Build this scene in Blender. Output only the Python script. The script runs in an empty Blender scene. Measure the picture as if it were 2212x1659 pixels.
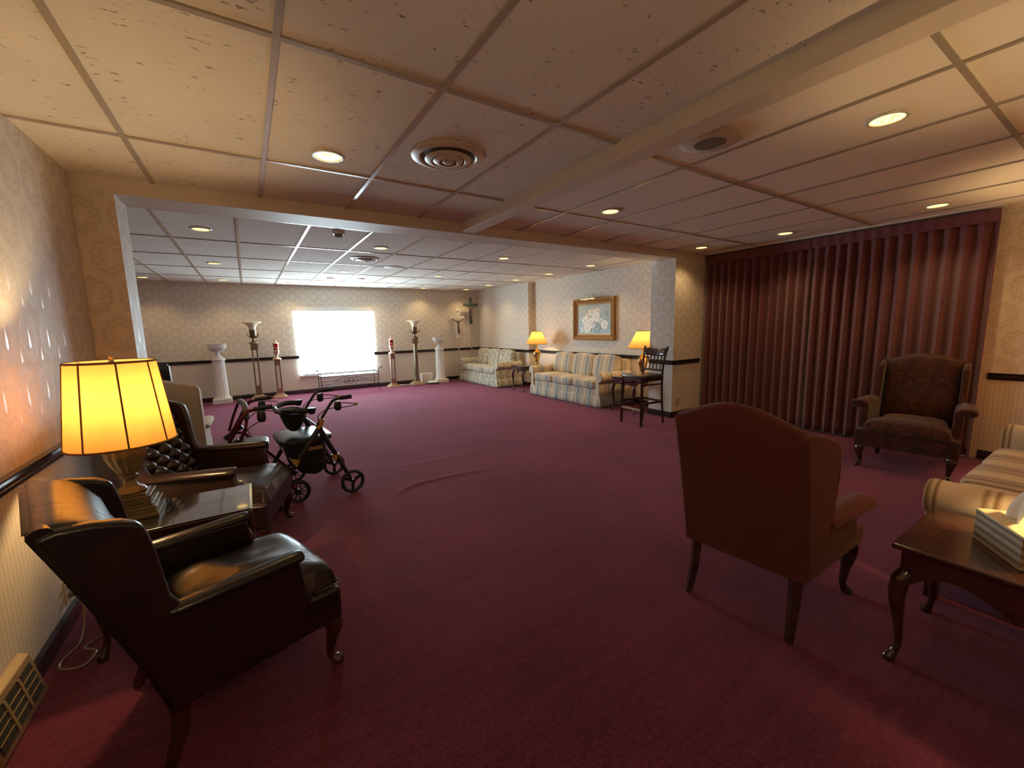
import bpy, bmesh, math, random
from mathutils import Vector, Matrix
random.seed(7)
PI = math.pi
sc = bpy.context.scene
COL = sc.collection

# ------------------------------------------------------------------ camera, world, exposure, window daylight
cam_d = bpy.data.cameras.new('camera'); cam = bpy.data.objects.new('camera', cam_d); COL.objects.link(cam)
cam_d.sensor_width = 36.0; cam_d.lens = 887.11*36/2212; cam_d.clip_start = 0.02
cam.matrix_world = Matrix(((0.8410326, 0.09168324, -0.53315884, 0), (-0.54056234, 0.10349878, -0.83491338, 0),
                           (-0.02136628, 0.99039497, 0.13660635, 1.3926), (0, 0, 0, 1)))
sc.camera = cam
w = bpy.data.worlds.new('world'); sc.world = w; w.use_nodes = True
w.node_tree.nodes['Background'].inputs[0].default_value = (0.75, 0.87, 1.0, 1)
w.node_tree.nodes['Background'].inputs[1].default_value = 1.0
sc.view_settings.view_transform = 'Standard'; sc.view_settings.look = 'None'
sc.view_settings.exposure = 1.0; sc.view_settings.gamma = 1.0; sc.view_settings.use_curve_mapping = False
WINDOW_EMIT = 12.5            # daylight through the rolled-down shade
DOWNLIGHT_W = 6.0
TABLE_LAMP_W = 15.0
sc.cycles.max_bounces = 10; sc.cycles.diffuse_bounces = 6; sc.cycles.glossy_bounces = 4
sc.cycles.sample_clamp_indirect = 6.0

CE = 2.416; YH = 3.79; YP = 4.18; XL = -0.85; XR = 6.02; XJ = -0.647; XP = 5.228; YF = 10.40
RAIL = 0.86

# ------------------------------------------------------------------ node helpers
class X:
    def __init__(s, nt, o): s.nt = nt; s.o = o
    def _op(s, op, *a):
        n = s.nt.nodes.new('ShaderNodeMath'); n.operation = op
        for i, v in enumerate((s,)+a):
            if isinstance(v, X): s.nt.links.new(v.o, n.inputs[i])
            else: n.inputs[i].default_value = v
        return X(s.nt, n.outputs[0])
    def __add__(s, b): return s._op('ADD', b)
    def __sub__(s, b): return s._op('SUBTRACT', b)
    def __mul__(s, b): return s._op('MULTIPLY', b)
    def __truediv__(s, b): return s._op('DIVIDE', b)
    def sin(s): return s._op('SINE')
    def cos(s): return s._op('COSINE')
    def abs(s): return s._op('ABSOLUTE')
    def fract(s): return s._op('FRACT')
    def floor(s): return s._op('FLOOR')
    def sqrt(s): return s._op('SQRT')
    def pw(s, b): return s._op('POWER', b)
    def mx(s, b): return s._op('MAXIMUM', b)
    def mn(s, b): return s._op('MINIMUM', b)
    def atan2(s, b): return s._op('ARCTAN2', b)
    def step(s, lo, hi):          # smooth 0..1 between lo and hi
        n = s.nt.nodes.new('ShaderNodeMapRange'); n.interpolation_type = 'SMOOTHSTEP'
        s.nt.links.new(s.o, n.inputs[0]); n.inputs[1].default_value = lo; n.inputs[2].default_value = hi
        return X(s.nt, n.outputs[0])
    def inv(s): return (s*-1.0)+1.0

def mat(name, col=(.8,.8,.8), rough=.5, metal=0.0, spec=.5, sheen=0.0, coat=0.0, emit=None, es=0.0, trans=0.0):
    m = bpy.data.materials.new(name); m.use_nodes = True; b = m.node_tree.nodes['Principled BSDF']
    b.inputs['Base Color'].default_value = (*col, 1); b.inputs['Roughness'].default_value = rough
    b.inputs['Metallic'].default_value = metal; b.inputs['Specular IOR Level'].default_value = spec
    b.inputs['Sheen Weight'].default_value = sheen; b.inputs['Coat Weight'].default_value = coat
    b.inputs['Coat Roughness'].default_value = .12; b.inputs['Transmission Weight'].default_value = trans
    if emit: b.inputs['Emission Color'].default_value = (*emit, 1); b.inputs['Emission Strength'].default_value = es
    return m
def nt(m): return m.node_tree
def bs(m): return m.node_tree.nodes['Principled BSDF']
def coords(m, kind='Object'):
    t = nt(m)
    if kind == 'Position': o = t.nodes.new('ShaderNodeNewGeometry').outputs['Position']
    else: o = t.nodes.new('ShaderNodeTexCoord').outputs[kind]
    s = t.nodes.new('ShaderNodeSeparateXYZ'); t.links.new(o, s.inputs[0])
    return o, X(t, s.outputs[0]), X(t, s.outputs[1]), X(t, s.outputs[2])
def mixc(m, fac, a, b):
    t = nt(m); n = t.nodes.new('ShaderNodeMix'); n.data_type = 'RGBA'
    t.links.new(fac.o, n.inputs[0])
    for i, c in ((6, a), (7, b)):
        if isinstance(c, tuple): n.inputs[i].default_value = (*c, 1)
        else: t.links.new(c, n.inputs[i])
    return n.outputs[2]
def setc(m, sock): nt(m).links.new(sock, bs(m).inputs['Base Color'])
def noise(m, vec, scale, detail=3, sc3=None, rough=.5):
    t = nt(m)
    if sc3:
        mp = t.nodes.new('ShaderNodeMapping'); mp.inputs['Scale'].default_value = sc3
        t.links.new(vec, mp.inputs[0]); vec = mp.outputs[0]
    n = t.nodes.new('ShaderNodeTexNoise'); n.inputs['Scale'].default_value = scale; n.inputs['Detail'].default_value = detail
    n.inputs['Roughness'].default_value = rough
    t.links.new(vec, n.inputs['Vector']); return X(t, n.outputs[0])
def bump(m, h, strength=.3, dist=.01):
    t = nt(m); n = t.nodes.new('ShaderNodeBump'); n.inputs['Strength'].default_value = strength; n.inputs['Distance'].default_value = dist
    t.links.new(h.o, n.inputs['Height']); t.links.new(n.outputs[0], bs(m).inputs['Normal'])

# ------------------------------------------------------------------ materials
def m_carpet():
    m = mat('carpet_weave', (.15,.02,.035), .95, spec=.15, sheen=.42)
    bs(m).inputs['Sheen Tint'].default_value = (1,.48,.68,1); bs(m).inputs['Sheen Roughness'].default_value = .45
    o, x, y, z = coords(m, 'Position')
    a = (x*(2*PI/.0105)).sin()*(y*(2*PI/.0095)).sin()
    big = noise(m, o, 1.3, 4); fine = noise(m, o, 55, 3); brush = noise(m, o, 5, 3, (.35, 3.5, 1))
    f = (big*.4+fine*.35+brush*.25+a*.12).step(.34, .66)
    setc(m, mixc(m, f, (.070,.008,.020), (.185,.027,.058)))
    bump(m, a*.5+fine*.8, .55, .004)
    return m
def m_ceiling(fiss):
    m = mat('ceiling_tile_fissured' if fiss else 'ceiling_tile_smooth', (.7,.62,.53), .9, spec=.2)
    o, x, y, z = coords(m, 'Position')
    n1 = noise(m, o, 48, 3, (.45, 1.0, 1)); n2 = noise(m, o, 3, 3)
    if fiss:
        f = n1.step(.62, .67)*noise(m, o, 7, 2).step(.45, .62)
        setc(m, mixc(m, f, mixc(m, n2, (.70,.65,.58), (.78,.73,.66)), (.30,.24,.19)))
        bump(m, f*-1.0+noise(m, o, 60, 2)*.25, .35, .004)
    else:
        setc(m, mixc(m, n2, (.82,.77,.69), (.88,.83,.75))); bump(m, noise(m, o, 90, 3), .12, .002)
    return m
def m_wallpaper(name='wallpaper_damask'):
    m = mat(name, (.6,.5,.4), .5)
    o, x, y, z = coords(m, 'Position')
    u = x+y
    W_, H_ = .22, .255
    row = (z/H_).floor(); fz = (z/H_).fract()-.5
    fu = ((u/W_)+row*.5).fract()-.5
    px = fu*W_; pz = fz*H_
    # ogee medallion with scalloped rim
    r = ((px/.088)*(px/.088)+(pz/.110)*(pz/.110)).sqrt(); ang = px.atan2(pz)
    rim = (r-((ang*10.0).cos()*.07+.95)).abs().step(.17, .10)
    core = (r-((ang*8.0).cos()*.10+.60)).abs().step(.11, .06)
    # hanging teardrop between medallions
    fu2 = ((u/W_)+row*.5).fract()-.5
    t = ((pz*-1.0)+.062)/.122
    tw = t.mx(0.0).mn(1.0)
    wdt = (tw.pw(2.0))*((tw*-1.0+1.0).mx(0.0).pw(.45))*.036
    drop = (((fu2*W_).abs()-wdt)/.003).step(.6, -.6)*t.step(0.0, .05)*t.inv().step(0.0,.03)
    t2 = ((pz*-1.0)-.045)/.075; tw2 = t2.mx(0.0).mn(1.0); w2 = (tw2.pw(2.0))*((tw2*-1.0+1.0).mx(0.0).pw(.45))*.030
    fu3 = ((u/W_)+row*.5+.5).fract()-.5
    drop2 = (((fu3*W_).abs()-w2)/.003).step(.6, -.6)*t2.step(0.0, .05)*t2.inv().step(0.0,.03)
    pat = drop.mx(drop2*.8); dk = rim.mx(core)
    dn = noise(m, o, 150, 2).step(.35, .6)
    pat = pat*(dn*.45+.55)
    base = mixc(m, dk*(dn*.3+.7), mixc(m, noise(m, o, 2.0, 2), (.68,.615,.535), (.72,.655,.575)), (.600,.530,.448))
    up = mixc(m, pat, base, (.76,.69,.60))
    # below the rail: fine vertical stripe
    st = (u*(2*PI/.030)).sin().step(-.3, .5)
    low = mixc(m, st, (.62,.545,.46), (.70,.625,.54))
    hi = z.step(RAIL-.032, RAIL-.030)
    setc(m, mixc(m, hi, low, up))
    rg = (pat*hi)*-.36+.66-(dk*hi)*.06
    nt(m).links.new(rg.o, bs(m).inputs['Roughness'])
    bump(m, pat*hi+noise(m, o, 60, 2)*.2, .25, .002)
    bs(m).inputs['Specular IOR Level'].default_value = .45
    return m
def m_wood(name, a, b, rough=.25, coat=.5, sc3=(1,1,2.5)):
    m = mat(name, a, rough, coat=coat); o, x, y, z = coords(m)
    n = noise(m, o, 6, 5, sc3, .6); setc(m, mixc(m, n.step(.3, .7), a, b)); return m
def m_leather(name, a, b, rough=.3):
    m = mat(name, a, rough, spec=.6, coat=.25); o, x, y, z = coords(m)
    n = noise(m, o, 5, 4); setc(m, mixc(m, n.step(.35, .7), a, b))
    bump(m, noise(m, o, 160, 2)*.3+noise(m, o, 7, 3, (1, 3, 1)), .22, .012); return m
def m_stripe(name, axis, cols, period, shift=0.0):
    # cols: list of (position 0..1, colour)
    m = mat(name, (.7,.6,.5), .85, spec=.2, sheen=.2); o, x, y, z = coords(m); t = nt(m)
    c = {'x': x, 'y': y}[axis]
    f = (c/period+(10.0+shift)).fract()
    r = t.nodes.new('ShaderNodeValToRGB'); r.color_ramp.interpolation = 'LINEAR'
    while len(r.color_ramp.elements) > 1: r.color_ramp.elements.remove(r.color_ramp.elements[0])
    r.color_ramp.elements[0].position = cols[0][0]; r.color_ramp.elements[0].color = (*cols[0][1], 1)
    for p, cc in cols[1:]:
        e = r.color_ramp.elements.new(p); e.color = (*cc, 1)
    t.links.new(f.o, r.inputs[0]); t.links.new(r.outputs[0], bs(m).inputs['Base Color'])
    bump(m, noise(m, o, 200, 2), .2, .002); return m
def m_floral(name, bg, vine, flower, period=.20):
    m = mat(name, bg, .85, spec=.2, sheen=.2); o, x, y, z = coords(m)
    u = x+y
    n = noise(m, o, 16, 3, (1,1,1), .6); n2 = noise(m, o, 34, 2)
    v = (n-.5).abs().step(.055, .02); fl = n2.step(.60, .66)
    band = ((u/period).fract()-.5).abs().step(.36, .40)
    c = mixc(m, v, bg, vine); c = mixc(m, fl, c, flower); c = mixc(m, band*.55, c, vine)
    setc(m, c); bump(m, n, .2, .004); return m
def m_shade(name, col):
    m = bpy.data.materials.new(name); m.use_nodes = True; t = m.node_tree; t.nodes.clear()
    out = t.nodes.new('ShaderNodeOutputMaterial'); mx = t.nodes.new('ShaderNodeMixShader'); mx.inputs[0].default_value = .62
    d = t.nodes.new('ShaderNodeBsdfDiffuse'); tr = t.nodes.new('ShaderNodeBsdfTranslucent')
    tc = t.nodes.new('ShaderNodeTexCoord'); mp = t.nodes.new('ShaderNodeMapping'); mp.inputs['Scale'].default_value = (18, 18, 3)
    n = t.nodes.new('ShaderNodeTexNoise'); n.inputs['Scale'].default_value = 1.6; n.inputs['Detail'].default_value = 4
    mc = t.nodes.new('ShaderNodeMix'); mc.data_type = 'RGBA'
    mc.inputs[6].default_value = (*[c*.80 for c in col], 1); mc.inputs[7].default_value = (*col, 1)
    t.links.new(tc.outputs['Object'], mp.inputs[0]); t.links.new(mp.outputs[0], n.inputs['Vector']); t.links.new(n.outputs[0], mc.inputs[0])
    t.links.new(mc.outputs[2], d.inputs[0]); t.links.new(mc.outputs[2], tr.inputs[0])
    t.links.new(d.outputs[0], mx.inputs[1]); t.links.new(tr.outputs[0], mx.inputs[2]); t.links.new(mx.outputs[0], out.inputs[0])
    return m
def m_lens():
    m = bpy.data.materials.new('downlight_lens_glow'); m.use_nodes = True; t = m.node_tree
    o, x, y, z = coords(m)
    r = (x*x+y*y).sqrt(); a = y.atan2(x)
    ring = (r-.022).abs().step(.0035, .0015).mx((r-.044).abs().step(.0035, .0015)*(a*2.5).sin().step(-.2, .2))
    spoke = ((a*1.5).sin().abs().step(.12, .05))*(r-.03).abs().step(.013, .011)
    ln = ring.mx(spoke)
    c = mixc(m, ln, (1.0,.70,.20), (.55,.16,.02)); setc(m, c); bs(m).inputs['Roughness'].default_value = .4
    bs(m).inputs['Base Color'].default_value = (.8,.6,.3,1)
    t.links.new(c, bs(m).inputs['Emission Color'])
    bs(m).inputs['Emission Strength'].default_value = 1.9
    return m

CARPET = m_carpet(); TILE_F = m_ceiling(True); TILE_S = m_ceiling(False); WALLP = m_wallpaper()
TBAR = mat('painted_grid_metal', (.42,.36,.30), .22, spec=.6)
BEAM = mat('painted_beam', (.68,.62,.54), .55)
WHITE_METAL = mat('white_enamel', (.62,.57,.51), .35)
DARKWOOD = m_wood('dark_stained_wood', (.030,.012,.009), (.065,.026,.016), .22, .6)
RAILWOOD = m_wood('chair_rail_wood', (.016,.010,.012), (.032,.019,.016), .25, .5)
MAHOG = m_wood('mahogany', (.040,.012,.008), (.070,.021,.012), .18, .7)
LEATHER = m_leather('oxblood_brown_leather', (.009,.0045,.0045), (.020,.0095,.008), .30)
LEATHER2 = m_leather('dark_brown_leather', (.018,.008,.008), (.034,.016,.014), .33)
REDFAB = mat('rust_red_upholstery', (.115,.031,.028), .9, spec=.2, sheen=.15)
REDPAT = m_floral('dark_red_patterned_upholstery', (.075,.022,.014), (.040,.014,.009), (.105,.035,.018))
CREAM = mat('cream_upholstery', (.50,.44,.36), .8, spec=.2, sheen=.2)
CURT = mat('burgundy_drape', (.165,.052,.060), .85, spec=.25, sheen=.35)
BRASS = mat('polished_brass', (.72,.46,.16), .2, 1.0)
DULLBRASS = mat('aged_brass', (.24,.19,.13), .36, 1.0)
GOLDB = mat('satin_gold_base', (.62,.47,.30), .4, .6)
GOLD = mat('gilt_frame', (.36,.19,.07), .4, .55)
PLASTER = mat('white_plaster', (.72,.70,.66), .6)
ANTIQUE = m_wood('antique_olive_gold', (.10,.085,.045), (.20,.165,.09), .4, .2)
GLASSTOP = mat('glass_table_top', (.030,.022,.018), .04, spec=.9, coat=1.0)
GLASSEDGE = mat('glass_edge', (.50,.60,.64), .25, spec=.8)
BLACK = mat('black_plastic', (.012,.014,.016), .4)
BLACKF = mat('black_nylon', (.010,.016,.020), .7)
BLACKV = mat('black_vinyl', (.025,.032,.036), .3)
GREYV = mat('grey_vinyl', (.13,.14,.13), .45)
YELL = mat('yellow_plastic', (.42,.27,.07), .45)
MAROON = mat('maroon_tube', (.12,.015,.018), .25, .5)
SILVER = mat('silver_metal', (.6,.58,.55), .3, .9)
BEIGE = mat('beige_label', (.50,.30,.20), .6)
IRON = mat('black_iron', (.02,.02,.022), .45, .5)
SLAT = mat('bench_slat', (.60,.66,.70), .3, .3)
RUBYG = mat('ruby_glass', (.42,.01,.015), .12, spec=.8)
CROSSW = mat('cream_cross', (.88,.80,.68), .45)
CROSSD = mat('dark_slate_cross', (.045,.065,.075), .45)
BRONZE = mat('bronze_figure', (.20,.16,.11), .4, .7)
WHITEP = mat('white_paint', (.80,.78,.74), .4)
SHADE1 = m_shade('ivory_lamp_shade', (.31,.150,.040)); SHADE2 = m_shade('pleated_yellow_shade', (.52,.33,.11))
TRIMC = mat('shade_trim', (.20,.11,.035), .8)
LENS = m_lens()
GREYD = mat('speaker_grille', (.20,.18,.15), .8)
DUCT = mat('duct_paint', (.16,.14,.12), .7)
DARKGAP = mat('dark_duct', (.03,.028,.026), .8)

# ------------------------------------------------------------------ mesh helpers
class MB:
    def __init__(s): s.v = []; s.f = []; s.fm = []; s.T = Matrix.Identity(4); s.m = 0
    def add(s, vs, fs):
        n = len(s.v); s.v += [tuple(s.T@Vector(p)) for p in vs]; s.f += [tuple(i+n for i in f) for f in fs]; s.fm += [s.m]*len(fs); return s
    def box(s, a, b):
        x0, y0, z0 = a; x1, y1, z1 = b
        return s.add([(x0,y0,z0),(x1,y0,z0),(x1,y1,z0),(x0,y1,z0),(x0,y0,z1),(x1,y0,z1),(x1,y1,z1),(x0,y1,z1)],
                     [(0,3,2,1),(4,5,6,7),(0,1,5,4),(1,2,6,5),(2,3,7,6),(3,0,4,7)])
    def rings(s, R, closed=True, caps=True):
        n = len(R[0]); v = [p for r in R for p in r]; f = []
        for i in range(len(R)-1):
            for j in range(n if closed else n-1):
                k = (j+1) % n; f.append((i*n+j, i*n+k, (i+1)*n+k, (i+1)*n+j))
        if caps and closed: f.append(tuple(range(n-1, -1, -1))); f.append(tuple((len(R)-1)*n+j for j in range(n)))
        return s.add(v, f)
    def lathe(s, prof, c=(0,0,0), seg=24, flute=0, fd=0.0, sq=False, caps=True):
        R = []
        for r, z in prof:
            ring = []
            for j in range(seg):
                a = 2*PI*j/seg + (PI/4 if sq else 0)
                rr = r*(1-fd*(.5+.5*math.cos(a*flute))) if flute else r
                ring.append((c[0]+rr*math.cos(a), c[1]+rr*math.sin(a), c[2]+z))
            R.append(ring)
        return s.rings(R, True, caps)
    def tube(s, pts, r, seg=8, closed=False, radii=None):
        P = [Vector(p) for p in pts]; n = len(P); R = []; up = None
        for i in range(n):
            if closed: d = (P[(i+1) % n]-P[i-1])
            else: d = P[min(i+1, n-1)]-P[max(i-1, 0)]
            d.normalize()
            if up is None:
                up = Vector((0,0,1)) if abs(d.z) < .9 else Vector((1,0,0))
            u = (up-d*up.dot(d)); u = u.normalized() if u.length > 1e-6 else d.orthogonal().normalized()
            up = u; v = d.cross(u); rr = radii[i] if radii else r
            R.append([tuple(P[i]+(u*math.cos(2*PI*j/seg)+v*math.sin(2*PI*j/seg))*rr) for j in range(seg)])
        if closed: R.append(R[0]); return s.rings(R, True, False)
        return s.rings(R)
    def prism(s, out, axis, a, b):      # outline in the plane normal to axis, extruded a..b
        def p(u, v, w): return {'x': (w,u,v), 'y': (u,w,v), 'z': (u,v,w)}[axis]
        n = len(out); vs = [p(u,v,a) for u,v in out]+[p(u,v,b) for u,v in out]
        fs = [tuple(range(n-1,-1,-1)), tuple(range(n, 2*n))]+[(i,(i+1)%n,(i+1)%n+n,i+n) for i in range(n)]
        return s.add(vs, fs)
    def grid(s, fn, nu, nv):
        vs = [fn(i/nu, j/nv) for i in range(nu+1) for j in range(nv+1)]; fs = []
        for i in range(nu):
            for j in range(nv):
                k = i*(nv+1)+j; fs.append((k, k+nv+1, k+nv+2, k+1))
        return s.add(vs, fs)
    def pillow(s, c, h, e=.35, n=20, sag=0.0, e2=None):   # superellipsoid, half sizes h
        def sg(v, q): return math.copysign(abs(v)**q, v)
        e2 = e2 or e; R = []
        for i in range(1, n):
            a = -PI/2+PI*i/n; ring = []
            for j in range(2*n):
                b = 2*PI*j/(2*n)
                ring.append((c[0]+h[0]*sg(math.cos(a), e)*sg(math.cos(b), e2), c[1]+h[1]*sg(math.cos(a), e)*sg(math.sin(b), e2), c[2]+h[2]*sg(math.sin(a), e)))
            R.append(ring)
        return s.rings(R)
    def sphere(s, c, r, n=10):
        return s.pillow(c, (r,r,r), 1.0, n)
    def build(s, name, m, parent=None, bevel=0, seg=3, smooth=True, sub=0, solid=0, kind=None):
        me = bpy.data.meshes.new(name); me.from_pydata(s.v, [], s.f)
        bm = bmesh.new(); bm.from_mesh(me); bmesh.ops.recalc_face_normals(bm, faces=bm.faces); bm.to_mesh(me); bm.free()
        for mm in (m if isinstance(m, (list, tuple)) else [m]): me.materials.append(mm)
        me.polygons.foreach_set('material_index', s.fm)
        if smooth:
            me.polygons.foreach_set('use_smooth', [True]*len(me.polygons))
        o = bpy.data.objects.new(name, me); COL.objects.link(o)
        if smooth and not bevel and not sub:
            me.set_sharp_from_angle(angle=math.radians(40))
        if solid: q = o.modifiers.new('solid', 'SOLIDIFY'); q.thickness = solid; q.offset = 0
        if bevel:
            q = o.modifiers.new('bevel', 'BEVEL'); q.width = bevel; q.segments = seg; q.harden_normals = True; q.limit_method = 'ANGLE'; q.angle_limit = math.radians(35)
        if sub: q = o.modifiers.new('sub', 'SUBSURF'); q.levels = sub; q.render_levels = sub
        if parent is not None: o.parent = parent
        if kind: o['kind'] = kind
        return o
def thing(name, label, cat, loc=(0,0,0), rz=0.0, group=None):
    o = bpy.data.objects.new(name, None); COL.objects.link(o); o.location = loc; o.rotation_euler = (0,0,rz)
    o['label'] = label; o['category'] = cat
    if group: o['group'] = group
    return o
def tag(o, label, cat, group=None):
    o['label'] = label; o['category'] = cat
    if group: o['group'] = group
    return o
def struct(name, mb, m, bevel=0, smooth=False, **k): return mb.build(name, m, None, bevel, smooth=smooth, kind='structure', **k)
def dup(root, loc, rz=0.0, label=None, group=None):
    r = root.copy(); COL.objects.link(r); r.location = loc; r.rotation_euler = (0,0,rz)
    if label: r['label'] = label
    if group: r['group'] = group
    for ch in list(root.children):
        c = ch.copy(); COL.objects.link(c); c.parent = r
        for g in list(ch.children):
            d = g.copy(); COL.objects.link(d); d.parent = c
    return r
def smoothpath(pts, n=6):
    P = [Vector(p) for p in pts]; out = []
    for i in range(len(P)-1):
        p0 = P[max(i-1,0)]; p1 = P[i]; p2 = P[i+1]; p3 = P[min(i+2, len(P)-1)]
        for k in range(n):
            t = k/n
            out.append(tuple(.5*((2*p1)+(p2-p0)*t+(2*p0-5*p1+4*p2-p3)*t*t+(3*p1-p0-3*p2+p3)*t**3)))
    out.append(tuple(P[-1])); return out
def light(kind, parent, loc, energy, col, size=.05, rot=None, spot=None, blend=.8):
    d = bpy.data.lights.new('bulb', kind); d.energy = energy; d.color = col
    if kind == 'POINT': d.shadow_soft_size = size
    if kind == 'SPOT': d.shadow_soft_size = size; d.spot_size = spot; d.spot_blend = blend
    o = bpy.data.objects.new('bulb', d); COL.objects.link(o); o.location = loc
    if parent is not None: o.parent = parent
    if rot: o.rotation_euler = rot
    return o
WARM = (1.0, .68, .31)

# ------------------------------------------------------------------ room shell
XF0, YB = -3.0, -2.3
def seg_d(px, py, a, b):
    vx, vy = b[0]-a[0], b[1]-a[1]; t = max(0, min(1, ((px-a[0])*vx+(py-a[1])*vy)/(vx*vx+vy*vy)))
    return math.hypot(px-a[0]-t*vx, py-a[1]-t*vy), t
RIP = [([(.90,3.30),(1.05,3.44),(1.20,3.50),(1.5,3.50),(1.98,3.46)], .010, .035), ([(1.06,4.10),(1.45,4.02),(1.86,4.02),(2.26,4.04)], .005, .045), ([(1.55,3.2),(1.9,3.22),(2.1,3.3)], .003, .04)]
def fz(px, py):
    h = 0
    for pts, amp, wd in RIP:
        best = 9; tt = 0
        for k in range(len(pts)-1):
            d, t = seg_d(px, py, pts[k], pts[k+1])
            if d < best: best = d; tt = (k+t)/(len(pts)-1)
        h = max(h, amp*math.exp(-(best/wd)**2)*max(0, math.sin(PI*min(1, max(0, tt*.96+.02))))**.5)
    return h
fl = MB()
fl.box((XF0,YB,-.06), (6.3, YF+.2, -.012))
xs = [XF0]+[.7+i*.02 for i in range(91)]+[6.3]; ys = [YB]+[2.9+i*.02 for i in range(81)]+[YF+.2]
vs = [(a, b, fz(a,b) if .7 < a < 2.5 and 2.9 < b < 4.5 else 0) for a in xs for b in ys]; n_ = len(ys)
fl.add(vs, [(i*n_+j, (i+1)*n_+j, (i+1)*n_+j+1, i*n_+j+1) for i in range(len(xs)-1) for j in range(n_-1)])
me_floor = struct('floor', fl, CARPET, smooth=True)

c1 = MB(); c1.box((XL-.1,YB,CE), (1.90,YH,CE+.05)); struct('ceiling_left', c1, TILE_F)
c2 = MB(); c2.box((1.99,YB,CE), (6.3,YH,CE+.05)); struct('ceiling_right', c2, TILE_S)
c3 = MB(); c3.box((XF0,YP,CE), (6.3,YF+.1,CE+.05)); struct('ceiling_far', c3, TILE_F)
# ceiling grid bars
g = MB(); H = CE-.007
def bar(g, x0, y0, x1, y1): g.box((x0,y0,H-(.0008 if x1-x0 < y1-y0 else 0)), (x1,y1,CE+.001))
for i in range(-2, 5):
    x = -.443+.625*i
    if XL < x < 1.8: bar(g, x-.012, YB, x+.012, YH)
for j in range(-4, 1):
    y = 2.988+1.22*j-.004
    if y > YB: bar(g, XL, y-.012, 1.86, y+.012)
struct('trim_1', g, TBAR)
g = MB()
for i in range(6):
    x = 2.53+.628*i; bar(g, x-.012, YB, x+.012, YH)
for y in (-1.92, -.70, .545, 1.80, 3.03): bar(g, 2.01, y-.012, XR, y+.012)
struct('trim_2', g, TBAR)
g = MB()
for i in range(-5, 11):
    x = .02+.592*i
    if XF0 < x < 5.7: bar(g, x-.012, YP, x+.012, YF)
for y in (4.52, 5.73, 6.88, 8.06, 9.22): bar(g, XF0, y-.012, 5.72, y+.012)
struct('trim_3', g, TBAR)
b_ = MB(); b_.box((XF0, YH, 2.318), (XP, YP-.06, CE+.05)); struct('trim_4', b_, BEAM, bevel=.006)
b_ = MB(); b_.box((1.865, YB, 2.325), (2.01, YH, CE+.05)); struct('trim_5', b_, BEAM, bevel=.006)
# walls
wl = MB(); wl.box((XL-.12,YB,0), (XL,YH,CE+.05)); struct('wall_left', wl, WALLP)
wl = MB(); wl.box((XF0,YH,0), (XJ,YP-.06,2.318)); struct('wall_left_return', wl, WALLP)
wl = MB(); wl.box((XP,YH,0), (6.3,YP+.03,CE+.05)); struct('wall_right_pier', wl, WALLP)
wl = MB(); wl.box((XR,YB,0), (XR+.12,YH,CE+.05)); struct('wall_right', wl, WALLP)
wl = MB(); wl.box((5.72,YP+.03,0), (6.3,7.95,CE+.05)); struct('wall_right_far', wl, WALLP)
wl = MB(); wl.box((5.57,7.95,0), (6.3,YF+.12,CE+.05)); struct('wall_right_column', wl, WALLP)
wl = MB(); wl.box((XL-.12,YB-.12,0), (XR+.12,YB,CE+.05)); struct('wall_near', wl, WALLP)
wl = MB(); wl.box((XF0-.12,YH,0), (XF0,YF+.12,CE+.05)); struct('wall_left_far', wl, WALLP)
WX0, WX1, WZ0, WZ1 = .97, 2.61, .40, 1.90
wl = MB(); wl.box((XF0,YF,0), (WX0,YF+.12,CE+.05)); wl.box((WX1,YF,0), (5.57,YF+.12,CE+.05))
wl.box((WX0,YF,0), (WX1,YF+.12,WZ0)); wl.box((WX0,YF,WZ1), (WX1,YF+.12,CE+.05)); struct('wall_far', wl, WALLP)
# chair rails and baseboards
def rail_out(o, d): # o: wall coordinate, d: direction into the room
    return [(o,RAIL-.065),(o+d*.012,RAIL-.065),(o+d*.014,RAIL-.050),(o+d*.026,RAIL-.036),(o+d*.026,RAIL-.022),(o+d*.018,RAIL-.016),(o+d*.030,RAIL-.006),(o+d*.030,RAIL),(o,RAIL)]
def base_out(o, d): return [(o,0),(o+d*.014,0),(o+d*.014,.075),(o+d*.006,.09),(o,.09)]
def alongy(m, fn, o, d, a, b): m.prism(fn(o,d), 'y', a, b)
def alongx(m, fn, o, d, a, b):
    m.prism([(u,v) for u,v in fn(o,d)], 'x', a, b)
k = 5
def tr(fnl, mat_=RAILWOOD):
    global k
    k += 1; m_ = MB(); fnl(m_); struct('trim_%d' % k, m_, mat_)
for fn in (rail_out, base_out):
    tr(lambda m_: alongy(m_, fn, XL, 1, YB, YH))
    tr(lambda m_: alongx(m_, fn, YH, -1, XL, XJ))
    tr(lambda m_: (alongx(m_, fn, YH, -1, XP-.0, 5.86), alongy(m_, fn, XP, -1, YH, YP+.03)))
    tr(lambda m_: alongy(m_, fn, 5.72, -1, YP+.03, 7.95))
    tr(lambda m_: (alongy(m_, fn, 5.57, -1, 7.95, YF), alongx(m_, fn, 7.95, -1, 5.54, 5.72)))
    tr(lambda m_: alongy(m_, fn, XR, -1, YB, .84))
    if fn is rail_out: tr(lambda m_: (alongx(m_, fn, YF, -1, XF0, WX0-.01), alongx(m_, fn, YF, -1, WX1+.01, 5.57)))
    else: tr(lambda m_: alongx(m_, fn, YF, -1, XF0, 5.57))
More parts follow.
